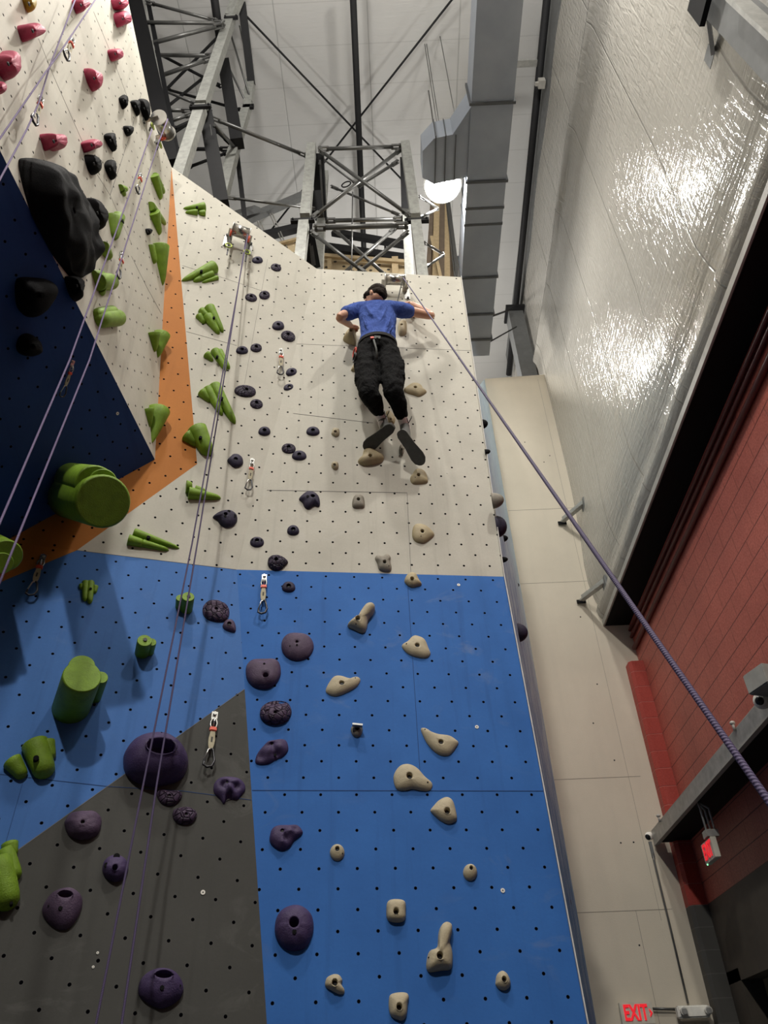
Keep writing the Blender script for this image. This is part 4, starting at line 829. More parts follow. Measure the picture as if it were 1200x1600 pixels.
hold('RL', zz(280, 880, [(503, 930), (515, 890), (560, 858), (620, 850), (675, 862), (700, 900), (698, 940), (670, 980), (610, 1000), (550, 992), (512, 965)]), 0.085, 'purple cobbled hold with a deep lip below the slotted hold', m_purpc, group=PG, peak=(430, 1113), hole=(0.010, 0.010, 0.02), feats=[(0.0, 0.06, 0.02, -0.03), (0.04, 0.065, 0.02, -0.025), (-0.04, 0.05, 0.02, -0.02), (0, 0.085, 0.012, 0.012)])
FEAT = [(-0.035, 0.02, 0.014, -0.022), (0.035, 0.02, 0.014, -0.022), (0.0, 0.0, 0.010, 0.02), (0.0, 0.03, 0.012, 0.015), (0, -0.045, 0.018, -0.02), (-0.035, 0.045, 0.012, 0.012), (0.035, 0.045, 0.012, 0.012)]
hold('RL', zz(280, 880, [(475, 1235), (485, 1190), (515, 1150), (555, 1115), (610, 1100), (660, 1098), (680, 1130), (678, 1170), (645, 1205), (600, 1225), (550, 1250), (495, 1252)]), 0.06, 'purple sculpted mask hold tilted to the left on the blue wall', m_purp, group=PG, peak=(425, 1161), hole=(0.009, 0.009, 0.015), feats=[(0.0, 0.03, 0.015, -0.018), (0.025, -0.02, 0.013, -0.02), (-0.015, -0.0, 0.012, 0.018), (-0.06, -0.035, 0.016, -0.015), (0.045, 0.02, 0.016, 0.014), (-0.02, 0.05, 0.012, 0.01)], nseg=80, extra_holes=[(430, 1180, 0.008)])
hold('LL', zz(280, 880, [(217, 1395), (228, 1360), (260, 1335), (320, 1330), (380, 1342), (412, 1375), (415, 1415), (385, 1450), (365, 1470), (325, 1470), (300, 1478), (280, 1497), (260, 1470), (225, 1435)]), 0.065, 'purple sculpted mask hold with open mouth on the grey wall', m_purp, group=PG, peak=(355, 1222), hole=(0.008, 0.008, 0.012), feats=FEAT, nseg=80)
hold('RL', zz(280, 1200, [(565, 425), (580, 375), (620, 352), (690, 352), (740, 352), (770, 385), (765, 410), (720, 445), (690, 490), (640, 510), (595, 490), (568, 460)]), 0.065, 'purple twisted mask hold beside the grey and blue border', m_purp, group=PG, peak=(441, 1297), hole=(0.010, 0.010, 0.015), feats=[(-0.03, 0.03, 0.02, -0.012), (0.0, 0.01, 0.01, 0.015), (0.03, 0.02, 0.01, 0.014), (0.05, 0.03, 0.012, -0.012), (0.0, -0.02, 0.012, -0.015), (-0.01, -0.04, 0.01, 0.012)], nseg=80)
hold('LL', zz(0, 880, [(778, 1215), (790, 1150), (850, 1080), (950, 1050), (1050, 1058), (1130, 1110), (1175, 1180), (1180, 1250), (1140, 1320), (1060, 1355), (960, 1370), (860, 1340), (795, 1290)]), 0.16, 'huge purple bowl-shaped hold where blue meets grey', m_purp, group=PG, peak=(252, 1166), hole=(0.078, 0.045, 0.10), bolt=False, lift=0.35, nseg=72, extra_holes=[(251, 1150, 0.004)])
hold('LL', zz(0, 1200, [(975, 150), (985, 125), (1010, 130), (1060, 138), (1120, 138), (1140, 160), (1130, 195), (1090, 225), (1040, 228), (1000, 205)]), 0.05, 'purple cobbled wedge hold right under the huge bowl hold', m_purpc, group=PG, peak=(264.5, 1243), hole=(0.009, 0.009, 0.015))
hold('LL', zz(0, 1200, [(1080, 290), (1090, 255), (1130, 242), (1180, 240), (1225, 262), (1232, 300), (1205, 335), (1150, 347), (1100, 330)]), 0.055, 'purple cobbled oval hold below and right of the wedge hold', m_purpc, group=PG, peak=(291, 1272), hole=(0.009, 0.009, 0.015))
hold('LL', zz(0, 1200, [(405, 345), (415, 305), (450, 270), (520, 262), (590, 262), (632, 295), (635, 345), (615, 400), (560, 432), (490, 435), (430, 405)]), 0.09, 'purple smooth hold with a rough patch near the blue and grey border', m_purp2, group=PG, peak=(129, 1285), hole=(0.010, 0.010, 0.02), rough=0.006)
hold('LL', zz(0, 1200, [(642, 620), (655, 570), (695, 540), (745, 538), (790, 565), (805, 620), (785, 670), (735, 702), (685, 690), (652, 660)]), 0.08, 'round purple multi-pocket ball hold behind the ropes', m_purp, group=PG, peak=(179.5, 1356), hole=(0.013, 0.015, 0.04), bolt=False, rough=0.004, extra_holes=[(182, 1339, 0.016), (166, 1353, 0.012)])
hold('LL', zz(0, 1200, [(265, 875), (285, 820), (330, 770), (390, 746), (455, 745), (510, 790), (515, 850), (490, 920), (440, 985), (380, 1000), (320, 970), (275, 920)]), 0.095, 'pale purple egg-shaped hold with a slot on the grey wall', m_purp2, group=PG, peak=(102, 1397), hole=(0.032, 0.016, 0.04), bolt=False, extra_holes=[(94, 1422, 0.010), (76, 1417, 0.005)])
hold('LL', zz(0, 1200, [(868, 1375), (885, 1310), (940, 1262), (1010, 1245), (1090, 1262), (1140, 1320), (1150, 1385), (1120, 1440), (1060, 1480), (1000, 1492), (930, 1460), (880, 1420)]), 0.10, 'purple domed hold with a slot at the bottom of the grey wall', m_purp, group=PG, peak=(256, 1522), hole=(0.040, 0.016, 0.04), bolt=False, rough=0.004, extra_holes=[(252, 1546, 0.010), (281, 1541, 0.005)])
hold('RL', zz(280, 1200, [(597, 985), (610, 920), (650, 870), (720, 846), (780, 860), (825, 905), (840, 970), (830, 1040), (790, 1110), (715, 1133), (650, 1110), (605, 1050)]), 0.11, 'big purple round hold with a deep centre pocket on the blue wall', m_purp, group=PG, peak=(459.5, 1441), hole=(0.024, 0.024, 0.06), bolt=False, rough=0.004, extra_holes=[(460, 1459, 0.011)])
# --- small holds on the narrow return wall
RET = Face(P4, (cornB - RB), V((0, 0, 1)), 0.1)
FACES['RET'] = RET
for cx, cy, w_, h_, m_, lab in [(754.5, 663, 5, 14, m_blackr, 'tiny black hold high on the narrow return wall'), (759.5, 706.5, 4, 8, m_blackr, 'thin black chip on the return wall under the tiny black hold'), (772.5, 783, 8, 22, m_brownish, 'grey oval hold on the narrow return wall'), (779, 823, 7, 30, m_purpd, 'long dark purple hold on the narrow return wall'), (786, 842, 5, 10, m_blackr, 'small black hold just below the long purple one on the return wall'),
        (786, 875, 4, 8, m_blackr, 'tiny black spike on the return wall above the border height'), (806, 915, 5, 9, m_blackr, 'tiny black hold on the return wall at the border height'), (811, 989, 8, 25, m_purpd, 'dark purple knob hold low on the narrow return wall'), (878, 1355, 4, 8, m_purpd, 'tiny purple chip low on the return wall'), (884, 1410, 5, 22, m_purp, 'slim purple hold lowest on the return wall')]:
    P = RET.at(cx - w_ * 0.5, cy); hm = h_ * (P - CAM).dot(AZ) / F * 1.25; root = tag(empty('climbing_hold', frame_at(RET, P)), lab, 'climbing hold', 'holds on the narrow return wall')
    mb = MB(); mb.ellipsoid((0, 0, 0), (min(0.09, hm * 0.35), hm * 0.5, min(0.10, 0.012 * w_)), None, 20, 12)
    for v in mb.bm.verts: v.co.z = max(0.0, v.co.z) + 0.001
    finish_local(mb, 'grip', m_, root, None)
# --- black and pink holds on the block
BG = 'black holds on the white block'; PK = 'raspberry holds on the white block'
giant = zz(0, 200, [(160, 215), (165, 185), (195, 180), (260, 200), (340, 255), (420, 330), (500, 430), (560, 505), (600, 600), (605, 660), (590, 730), (598, 800), (570, 890), (520, 940), (480, 920), (430, 860), (370, 780), (310, 670), (240, 530), (190, 370), (165, 260)])
hold('BF', giant, 0.20, 'giant black rock-like volume hanging on the white block', m_blackr, 'climbing volume', BG, peak=(112, 330), hole=(0.02, 0.02, 0.02), rough=0.07, lift=0.25, nseg=140, p=3.0, freq=3.2, bolt=False, ss=[1.0, 0.995, 0.985, 0.97, 0.95, 0.925, 0.895, 0.86, 0.82, 0.78, 0.73, 0.68, 0.62, 0.56, 0.5, 0.44, 0.38, 0.32, 0.26])
for pts, hg, lab, pk in [
    ([(565, 435), (600, 445), (640, 490), (670, 545), (665, 590), (640, 635), (600, 590), (575, 500)], 0.12, 'black ridged leaf-shaped hold right of the giant volume', None),
    ([(430, 925), (470, 925), (510, 945), (517, 990), (510, 1040), (500, 1080), (465, 1050), (440, 980)], 0.10, 'black pocketed hold just under the giant volume', (122, 446)),
    ([(550, 170), (580, 165), (615, 190), (628, 225), (625, 270), (595, 290), (565, 240)], 0.10, 'black half-moon hold under the right raspberry hold', None),
    ([(668, 225), (690, 197), (715, 205), (720, 260), (718, 315), (705, 318), (680, 270)], 0.08, 'narrow black hold, lower of the two slim blades', None),
    ([(665, 45), (690, 28), (715, 35), (718, 80), (722, 145), (700, 120), (680, 85)], 0.08, 'narrow black blade hold, upper of the two slim blades', None),
    ([(782, -10), (805, -16), (830, -5), (832, 25), (812, 50), (795, 35)], 0.07, 'small black heart-shaped hold on the white block', None),
    ([(755, -185), (765, -200), (785, -210), (797, -190), (795, -150), (780, -118), (765, -150)], 0.07, 'small black notched hold high on the white block', None),
    ([(828, -165), (850, -177), (868, -170), (870, -120), (868, -75), (850, -110)], 0.07, 'left one of two tall black fins near the top roller', None),
    ([(878, -180), (905, -184), (925, -165), (935, -120), (935, -65), (920, -45), (900, -90), (885, -140)], 0.08, 'right one of two tall black fins near the top roller', None),
    ([(745, 560), (765, 555), (770, 580), (762, 610), (748, 600)], 0.07, 'small black hold behind the broad green wedge', None),
    ([(918, 630), (935, 627), (950, 640), (945, 660), (932, 668), (922, 650)], 0.05, 'tiny black hold between the green wedges', None)]:
    hold('BF', zz(0, 200, pts), hg, lab, m_blackr, group=BG, peak=pk, nseg=40, hole=(0.012, 0.012, 0.02), lift=0.3, rough=0.008)
for pts, hg, lab in [
    ([(285, 45), (290, 30), (320, 38), (360, 36), (395, 45), (412, 80), (405, 125), (370, 138), (340, 128), (315, 135), (300, 95)], 0.14, 'raspberry dog-bone hold above the giant black volume'),
    ([(533, 88), (560, 72), (590, 68), (625, 85), (632, 110), (610, 130), (575, 132), (555, 150), (540, 115)], 0.12, 'raspberry lumpy hold right of the dog-bone one')]:
    hold('BF', zz(0, 200, pts), hg, lab, m_pink, group=PK, nseg=48, lift=0.3, rough=0.01, hole=(0.014, 0.014, 0.02))
for pts, hg, lab in [
    ([(145, 155), (180, 150), (210, 140), (240, 150), (268, 185), (265, 215), (230, 235), (200, 240), (178, 255), (155, 205)], 0.14, 'raspberry saddle-shaped hold below the mustard one'),
    ([(0, 345), (30, 335), (60, 310), (95, 325), (115, 380), (115, 440), (90, 485), (68, 495), (35, 455), (10, 400)], 0.14, 'large raspberry block hold at the left picture edge'),
    ([(-25, 520), (0, 508), (18, 530), (20, 565), (5, 592), (-20, 580)], 0.1, 'raspberry hold cut by the left picture edge'),
    ([(475, 0), (500, -12), (545, 0), (557, 30), (530, 60), (505, 82), (488, 50)], 0.12, 'raspberry hold beside the rope at the top'),
    ([(693, 312), (715, 303), (750, 306), (763, 340), (755, 368), (718, 380), (700, 345)], 0.11, 'raspberry squarish hold in the middle of the block top'),
    ([(550, 425), (580, 432), (620, 455), (635, 490), (628, 535), (605, 568), (580, 530), (560, 480)], 0.12, 'raspberry tear-shaped hold with a pocket'),
    ([(715, -20), (760, -25), (790, 0), (797, 35), (770, 60), (735, 58), (720, 30)], 0.11, 'upper of two touching raspberry holds at the block edge'),
    ([(732, 85), (760, 65), (795, 72), (815, 110), (812, 145), (780, 155), (755, 168), (738, 130)], 0.12, 'lower of two touching raspberry holds at the block edge')]:
    hold('BF', zz(0, 0, pts), hg, lab, m_pink, group=PK, nseg=48, lift=0.3, rough=0.008, hole=(0.014, 0.014, 0.02))
hold('BF', zz(0, 0, [(160, -20), (200, -20), (218, 10), (215, 45), (200, 75), (185, 55), (170, 15)]), 0.09, 'mustard yellow hold at the top left corner', m_yellow, nseg=40, lift=0.3)
hold('UF', zz(0, 200, [(125, 960), (160, 940), (240, 942), (320, 955), (365, 990), (365, 1040), (310, 1130), (250, 1180), (190, 1185), (135, 1130), (120, 1040)]), 0.16, 'large black hold on the dark blue underside', m_blackr, group='black holds on the underside', nseg=56, lift=0.3, bolt=False)
hold('UF', zz(0, 200, [(120, 1370), (140, 1310), (190, 1290), (245, 1320), (268, 1370), (260, 1410), (200, 1432), (140, 1415)]), 0.12, 'smaller black hold low on the dark blue underside', m_blackr, group='black holds on the underside', nseg=48, lift=0.3, bolt=False)
# --- green tufa holds: bundles of cut, tapering pipes
GG = 'green pipe-bundle holds'
def lobe(mb, A, B_, ra, rb, n, nb=20, round_tip=True):
    """half-buried tapering log from its cut end A to its tip B"""
    d = (B_ - A); L = d.length; d.normalize(); x = d.cross(n).normalized(); up = x.cross(d).normalized()
    if up.dot(n) < 0: up = -up
    prev = None; st = [0, 0.02, 0.25, 0.5, 0.75, 0.88, 0.96, 1.0]
    rings = []
    for k, t in enumerate(st):
        r = ra + (rb - ra) * t
        if round_tip and t > 0.8: r *= math.sqrt(max(0.02, 1 - ((t - 0.8) / 0.2) ** 2 * 0.97))
        if t == 0: r *= 0.95
        c = A + d * L * t
        rings.append([mb.bm.verts.new(c + x * r * math.cos(2 * math.pi * i / nb) + up * (r * 1.05 * math.sin(2 * math.pi * i / nb) + r * 0.35)) for i in range(nb)])
    for a, b_ in zip(rings, rings[1:]):
        for i in range(nb):
            f = mb.bm.faces.new((a[i], a[(i + 1) % nb], b_[(i + 1) % nb], b_[i])); f.smooth = True
    mb.bm.faces.new(rings[0]); mb.bm.faces.new(rings[-1])
def green(fk, lobes, label, boltpx=None, boltr=0.016, mat=None):
    F_ = FACES[fk]; A0_ = F_.at(*lobes[0][0])
    root = tag(empty('climbing_hold', frame_at(F_, A0_)), label, 'climbing hold', GG)
    g_ = 0.56 if fk == 'BF' else 1.0
    for k, (a, b_, ra, rb) in enumerate(lobes):
        ra *= g_; rb *= g_
        mb = MB(); lobe(mb, F_.at(*a), F_.at(*b_), ra, rb, F_.n); mb.build('pipe_lobe', mat or m_green, root)
    if boltpx:
        bx, by, off = boltpx; P = F_.at(bx, by, off); mb = MB(); mb.tube([P - F_.n * 0.03, P + F_.n * 0.001], boltr * 0.9, 14); mb.build('bolt', m_blackr, root)
    THINGS[label] = root; return root
def gz(ox, oy, L, s=4.0): return [((ox + a[0] / s, oy + a[1] / s), (ox + b_[0] / s, oy + b_[1] / s), ra, rb) for a, b_, ra, rb in L]
green('LU', gz(200, 240, [((475, 348), (345, 345), 0.055, 0.012), ((430, 375), (358, 370), 0.035, 0.015), ((478, 380), (440, 378), 0.035, 0.025)]), 'green pipe-bundle hold, topmost on the left face, pointing left', (308, 323, 0.06), 0.012)
green('LU', gz(200, 240, [((535, 722), (335, 798), 0.065, 0.018), ((525, 760), (408, 802), 0.040, 0.02), ((558, 780), (462, 808), 0.024, 0.012)]), 'green three-pipe hold pointing left beside the orange stripe', (315, 423, 0.08), 0.014)
green('LU', gz(200, 240, [((505, 975), (592, 1120), 0.055, 0.022), ((495, 1030), (568, 1130), 0.052, 0.022), ((455, 985), (500, 1030), 0.035, 0.03), ((440, 1020), (478, 1065), 0.035, 0.02)]), 'green four-pipe hold pointing down right beside the rope', (334.5, 495.5, 0.075), 0.012)
green('LU', gz(200, 240, [((540, 1240), (612, 1360), 0.042, 0.022), ((570, 1240), (632, 1350), 0.032, 0.020), ((490, 1262), (530, 1300), 0.038, 0.015)]), 'green fan-shaped three-pipe hold under the four-pipe one', (339.5, 556.5, 0.065), 0.012)
green('LU', gz(280, 560, [((215, 185), (348, 410), 0.060, 0.026), ((175, 200), (268, 358), 0.050, 0.022), ((140, 218), (195, 275), 0.045, 0.02)]), 'largest green fan-shaped hold crossed by the rope', (347, 621.5, 0.085), 0.012)
green('LU', gz(280, 560, [((105, 460), (185, 610), 0.085, 0.05), ((45, 490), (110, 545), 0.055, 0.03)]), 'green double-pipe hold at the tip of the orange corner', (313.5, 683, 0.10), 0.014)
green('LU', gz(280, 560, [((55, 850), (260, 875), 0.05, 0.02), ((40, 810), (80, 815), 0.05, 0.04), ((95, 825), (160, 845), 0.035, 0.03)]), 'green chopped-pipe hold pointing right under the orange corner', (337, 775, 0.03), 0.006)
green('LU', gz(0, 560, [((835, 1095), (1120, 1188), 0.035, 0.014), ((800, 1140), (900, 1165), 0.040, 0.03), ((890, 1160), (1055, 1200), 0.030, 0.015)]), 'green long flat pipe hold lying on the white and blue border', (232, 839, 0.045), 0.014)
green('LL', gz(0, 880, [((535, 125), (530, 240), 0.026, 0.016), ((565, 125), (560, 255), 0.026, 0.018), ((510, 140), (508, 165), 0.018, 0.012), ((595, 150), (590, 190), 0.020, 0.012)]), 'small green four-pipe hold on the left blue wall', (141.5, 919.5, 0.036), 0.010)
green('LL', gz(0, 880, [((215, 1140), (290, 1345), 0.070, 0.055), ((290, 1130), (315, 1235), 0.045, 0.03), ((75, 1245), (150, 1345), 0.050, 0.03)]), 'green three-lobed hold at the left edge of the blue wall', (56.5, 1184, 0.095), 0.016)
green('LL', gz(0, 1200, [((-20, 600), (60, 890), 0.075, 0.055), ((30, 525), (95, 710), 0.045, 0.04), ((60, 480), (70, 560), 0.040, 0.03)]), 'big green pipe hold cut by the left picture edge', (17.5, 1411, 0.06), 0.008)
# standing cylinders
def stand(fk, cyl, label, boltpx=None):
    """cyl: (cap centre px, base centre px, radius m, length m) ; axis runs along the outward normal of the wall"""
    F_ = FACES[fk]; P0 = F_.at(*cyl[0][1]); root = tag(empty('climbing_hold', frame_at(F_, P0)), label, 'climbing hold', 'green standing cylinder holds')
    for cap, base, r, tilt in cyl:
        B_ = F_.at(*base); best = None
        for k in range(5, 100):
            L = k * 0.01; 
            for up_ in (0.0,):
                q = proj(B_ + F_.n * L); e = (q[0] - cap[0]) ** 2 + (q[1] - cap[1]) ** 2
                if best is None or e < best[0]: best = (e, L)
        L = best[1]; C_ = B_ + F_.n * L
        # aim the axis so that the cap sits where the picture has it
        dpt = (C_ - CAM).dot(F_.n); T_ = hit(cap[0], cap[1], F_.n, C_); 
        if (T_ - C_).length < L * 0.6: C_ = T_
        mb = MB(); d = (C_ - B_).normalized(); rr = [r, r, r * 0.97, r * 0.93]; mb.tube([B_ - d * 0.02, C_ - d * 0.012, C_ - d * 0.003, C_], rr, 36); mb.build('cylinder', m_green, root)
    if boltpx:
        cap, base, r, _ = cyl[boltpx[2]]; 
        P = hit(boltpx[0], boltpx[1], F_.n, C_ if boltpx[2] == len(cyl) - 1 else C_) + F_.n * 0.004; mb = MB(); mb.tube([P - F_.n * 0.05, P + F_.n * 0.003], boltpx[3], 14); mb.build('bolt', m_bolt, root)
    THINGS[label] = root
stand('LL', [((128, 1040), (118, 1088), 0.073, 0), ((158, 1058), (147, 1090), 0.040, 0), ((128.5, 1056), (111, 1106), 0.104, 0)], 'huge green triple cylinder standing out from the blue wall')
stand('LL', [((237, 1003), (233, 1019), 0.030, 0), ((226, 1000.5), (222, 1020), 0.045, 0)], 'small green double cylinder standing out from the blue wall', (226.7, 1000, 1, 0.012))
stand('LL', [((282, 934), (281, 948), 0.03, 0), ((294, 932), (291, 952), 0.042, 0)], 'small green double cylinder behind the rope near the border', (295, 932, 1, 0.012))
# green ones on the block, seen edge-on
for L, lab in [([((945, 300), (1000, 450), 0.10, 0.05), ((958, 300), (1022, 410), 0.07, 0.04)], 'green slanted double-pipe hold, highest on the block'),
               ([((930, 490), (1030, 605), 0.08, 0.04), ((940, 530), (995, 670), 0.12, 0.04)], 'green slanted double-pipe hold, second from top on the block'),
               ([((935, 735), (960, 850), 0.06, 0.05), ((975, 745), (1015, 985), 0.16, 0.03)], 'long green fang hold hanging beside the orange stripe'),
               ([((690, 555), (705, 690), 0.09, 0.05), ((728, 555), (714, 700), 0.09, 0.04)], 'broad green wedge hold left of the rope'),
               ([((745, 375), (785, 385), 0.05, 0.04), ((755, 390), (775, 425), 0.05, 0.03)], 'tiny green cluster hold high on the block'),
               ([((625, 745), (675, 815), 0.09, 0.06), ((640, 740), (680, 770), 0.04, 0.04)], 'green double-pipe hold left of the rope'),
               ([((575, 915), (635, 915), 0.05, 0.05), ((590, 965), (690, 965), 0.11, 0.11), ((620, 1010), (640, 1045), 0.07, 0.03)], 'green stacked lobes hold left of the rope'),
               ([((720, 1190), (590, 1200), 0.11, 0.11), ((690, 1150), (585, 1175), 0.08, 0.09)], 'green pair of horizontal logs at the block corner'),
               ([((940, 1285), (965, 1400), 0.11, 0.03), ((985, 1300), (985, 1435), 0.14, 0.02)], 'green double fang hold in the middle of the block edge')]:
    green('BF', gz(0, 200, L), lab)
green('BF', gz(0, 560, [((915, 320), (935, 430), 0.08, 0.02), ((960, 335), (950, 530), 0.17, 0.015)]), 'green double fang hold lowest on the block edge')
# big green logs under the overhang
t = tag(empty('climbing_hold', LU.at(140, 775)), 'huge green log cluster sticking out below the dark overhang', 'climbing hold', 'green standing cylinder holds')
dlog = None
for cap, base, r in (((161, 754), (130, 750), 0.082), ((149, 757.5), (108, 748), 0.115), ((161.5, 783.5), (112, 776), 0.155)):
    C_ = atY(cap[0], cap[1], 3.35); B_ = atY(base[0], base[1], 4.05)
    d = (C_ - B_).normalized(); mb = MB(); mb.tube([B_ - d * 0.1, C_ - d * 0.015, C_ - d * 0.004, C_], [r, r, r * 0.97, r * 0.92], 36); mb.build('cylinder', m_green, t)
    if r == 0.115: mb = MB(); mb.tube([C_ - d * 0.03, C_ + d * 0.004], 0.018, 14); mb.build('bolt', m_bolt, t)
t = tag(empty('climbing_hold', LU.at(8, 868)), 'green log cluster cut by the left edge under the overhang', 'climbing hold', 'green standing cylinder holds')
for cap, base, r in (((10, 868), (-20, 850), 0.09), ((4, 880), (-20, 872), 0.06)):
    C_ = atY(cap[0], cap[1], 3.5); B_ = atY(base[0], base[1], 3.9); d = (C_ - B_).normalized(); mb = MB(); mb.tube([B_ - d * 0.1, C_ - d * 0.01, C_], [r, r, r * 0.93], 30); mb.build('cylinder', m_green, t)
# --- small steel washers screwed to the panels
for fk, x, y, lab in [('LL', 317, 1394.5, 'bright steel washer on the grey wall'), ('RL', 745, 1136, 'bright steel washer right of the comma-shaped hold'), ('RL', 785.5, 1391.5, 'bright steel washer on the lower right blue wall'), ('RL', 716.5, 914, 'small washer just under the white border'), ('UF', 183.5, 646, 'washer on the dark blue underside'), ('LL', 152.5, 1489, 'tiny bright screw on the grey wall left of the ropes'), ('LL', 145.5, 1511, 'tiny screw beside a bolt hole on the grey wall'), ('RU', 642, 578.5, 'faint washer beside the right knee of the climber'), ('RU', 698.5, 739, 'faint washer right of the half-round hold')]:
    F_ = FACES[fk]; P = F_.at(x, y); r = 0.012 if 'tiny' not in lab and 'faint' not in lab else 0.006
    t = tag(empty('washer', frame_at(F_, P)), lab, 'washer', 'washers screwed to the panels')
    mb = MB(); mb.tube([(0, 0, 0), (0, 0, 0.003)], r, 20); finish_local(mb, 'ring', m_cam, t, None)
    mb = MB(); mb.tube([(0, 0, 0.0028), (0, 0, 0.0045)], r * 0.3, 10); finish_local(mb, 'screw', m_bolt, t, None)
# ================================================================ ROPES, ROLLERS AND QUICKDRAWS
def rope_mat(name, c1, c2, sc=260):
    m, nt, b = new_mat(name); uv = nt.nodes.new('ShaderNodeUVMap'); 
    wv = nt.nodes.new('ShaderNodeTexWave'); wv.bands_direction = 'DIAGONAL'; wv.inputs['Scale'].default_value = 1.0; wv.inputs['Distortion'].default_value = 0.6
    nt.links.new(mapping(nt, uv.outputs[0], (1.0, 110.0, 1.0)), wv.inputs['Vector'])
    c = mix_col(nt, ramp(nt, wv.outputs['Fac'], 0.35, 0.65), c1, c2); nt.links.new(c, b.inputs['Base Color']); b.inputs['Roughness'].default_value = 0.75
    bump(nt, b, wv.outputs['Fac'], 0.5, 0.0015); return m
m_rope = rope_mat('purple_rope', (0.09, 0.06, 0.16), (0.17, 0.125, 0.24)); m_rope2 = rope_mat('dark_purple_rope', (0.045, 0.030, 0.09), (0.095, 0.07, 0.15))
def rope(paths, label, mat, r=0.0052, group='purple climbing ropes', name='climbing_rope'):
    """paths: strands; one rope with its strands as parts when there are two"""
    def mesh(pts):
        pts = [V(p) for p in pts]; fine = []
        for a, b_ in zip(pts, pts[1:]):
            n_ = max(1, int((b_ - a).length / 0.6))
            for k in range(n_): fine.append(a + (b_ - a) * (k / n_))
        fine.append(pts[-1]); mb = MB(); mb.tube(fine, r, 10); uvl = mb.bm.loops.layers.uv.new('UVMap')
        d0 = fine[0]
        for f in mb.bm.faces:
            for l in f.loops: l[uvl].uv = (0, 0)
        L = 0.0; n = 10; fi = 0; mb.bm.faces.ensure_lookup_table()
        for k in range(len(fine) - 1):
            dL = (fine[k + 1] - fine[k]).length
            for i in range(n):
                f = mb.bm.faces[fi]; fi += 1
                for l, (u, v_) in zip(f.loops, ((i / n, L), ((i + 1) / n, L), ((i + 1) / n, L + dL), (i / n, L + dL))): l[uvl].uv = (u, v_)
            L += dL
        return mb
    if len(paths) == 1:
        return tag(mesh(paths[0]).build(name, mat), label, 'rope', group)
    t = tag(empty(name, V(paths[0][0])), label, 'rope', group)
    for p in paths: mesh(p).build('strand', mat, t)
    return t
m_roller = simple('brushed_roller_steel', (0.42, 0.40, 0.37), 0.25, 0.9, 0.1, 30)
m_redband = simple('orange_rubber', (0.75, 0.10, 0.05), 0.5); m_sling = simple('tan_sling', (0.40, 0.36, 0.25), 0.8, nscale=60); m_slingdk = simple('dark_sling', (0.05, 0.05, 0.045), 0.8)
m_biner = simple('worn_carabiner_steel', (0.35, 0.35, 0.33), 0.3, 0.85); m_binerdk = simple('dark_carabiner', (0.05, 0.05, 0.055), 0.35, 0.7); m_greenb = simple('green_anodised', (0.35, 0.42, 0.08), 0.35, 0.5)
def roller(F_, a, b_, off, r, label, feet):
    A = F_.at(*a, off=off); B_ = F_.at(*b_, off=off); root = tag(empty('rope_roller', frame_at(F_, (A + B_) / 2)), label, 'rope roller', 'steel rope rollers at the wall top')
    d = (B_ - A).normalized(); mb = MB(); mb.tube([A, B_], r, 28); mb.build('drum', m_roller, root)
    for P, s_ in ((A, -1), (B_, 1)):
        mb = MB(); mb.tube([P, P + d * s_ * 0.008], r * 1.18, 28); mb.build('end_flange', m_bright, root)
        q = P + d * s_ * 0.012; w0 = q - F_.n * (off - 0.004); mb = MB(); mb.bar(q, w0 - F_.y * 0.02, 0.05, 0.008, d.cross(F_.n)); mb.build('side_arm', m_roller, root)
        mb = MB(); mb.box(w0 + d * s_ * 0.025 - F_.y * 0.05, (0.055, 0.17, 0.008), Matrix((F_.x, F_.y, F_.n)).transposed()); pl = mb.build('foot_plate', m_bright, root)
        for e in (0.04, -0.13):
            c_ = w0 + d * s_ * 0.03 + F_.y * (e - 0.0) + F_.n * 0.004; mb = MB(); mb.tube([c_, c_ + F_.n * 0.016], 0.013, 6); mb.build('bolt_head', m_binerdk, pl)
    return root, A, B_, d
r1, A1, B1, d1 = roller(RU, (602, 437), (632, 438), 0.13, 0.052, 'steel rope roller above the climber', None)
r2, A2, B2, d2 = roller(LU, (364, 358), (389, 367), 0.13, 0.062, 'steel rope roller on the upper edge of the left face', None)
r3, A3, B3, d3 = roller(BF, (248, 184), (262, 208), 0.13, 0.07, 'steel rope roller at the top corner of the white block', None)
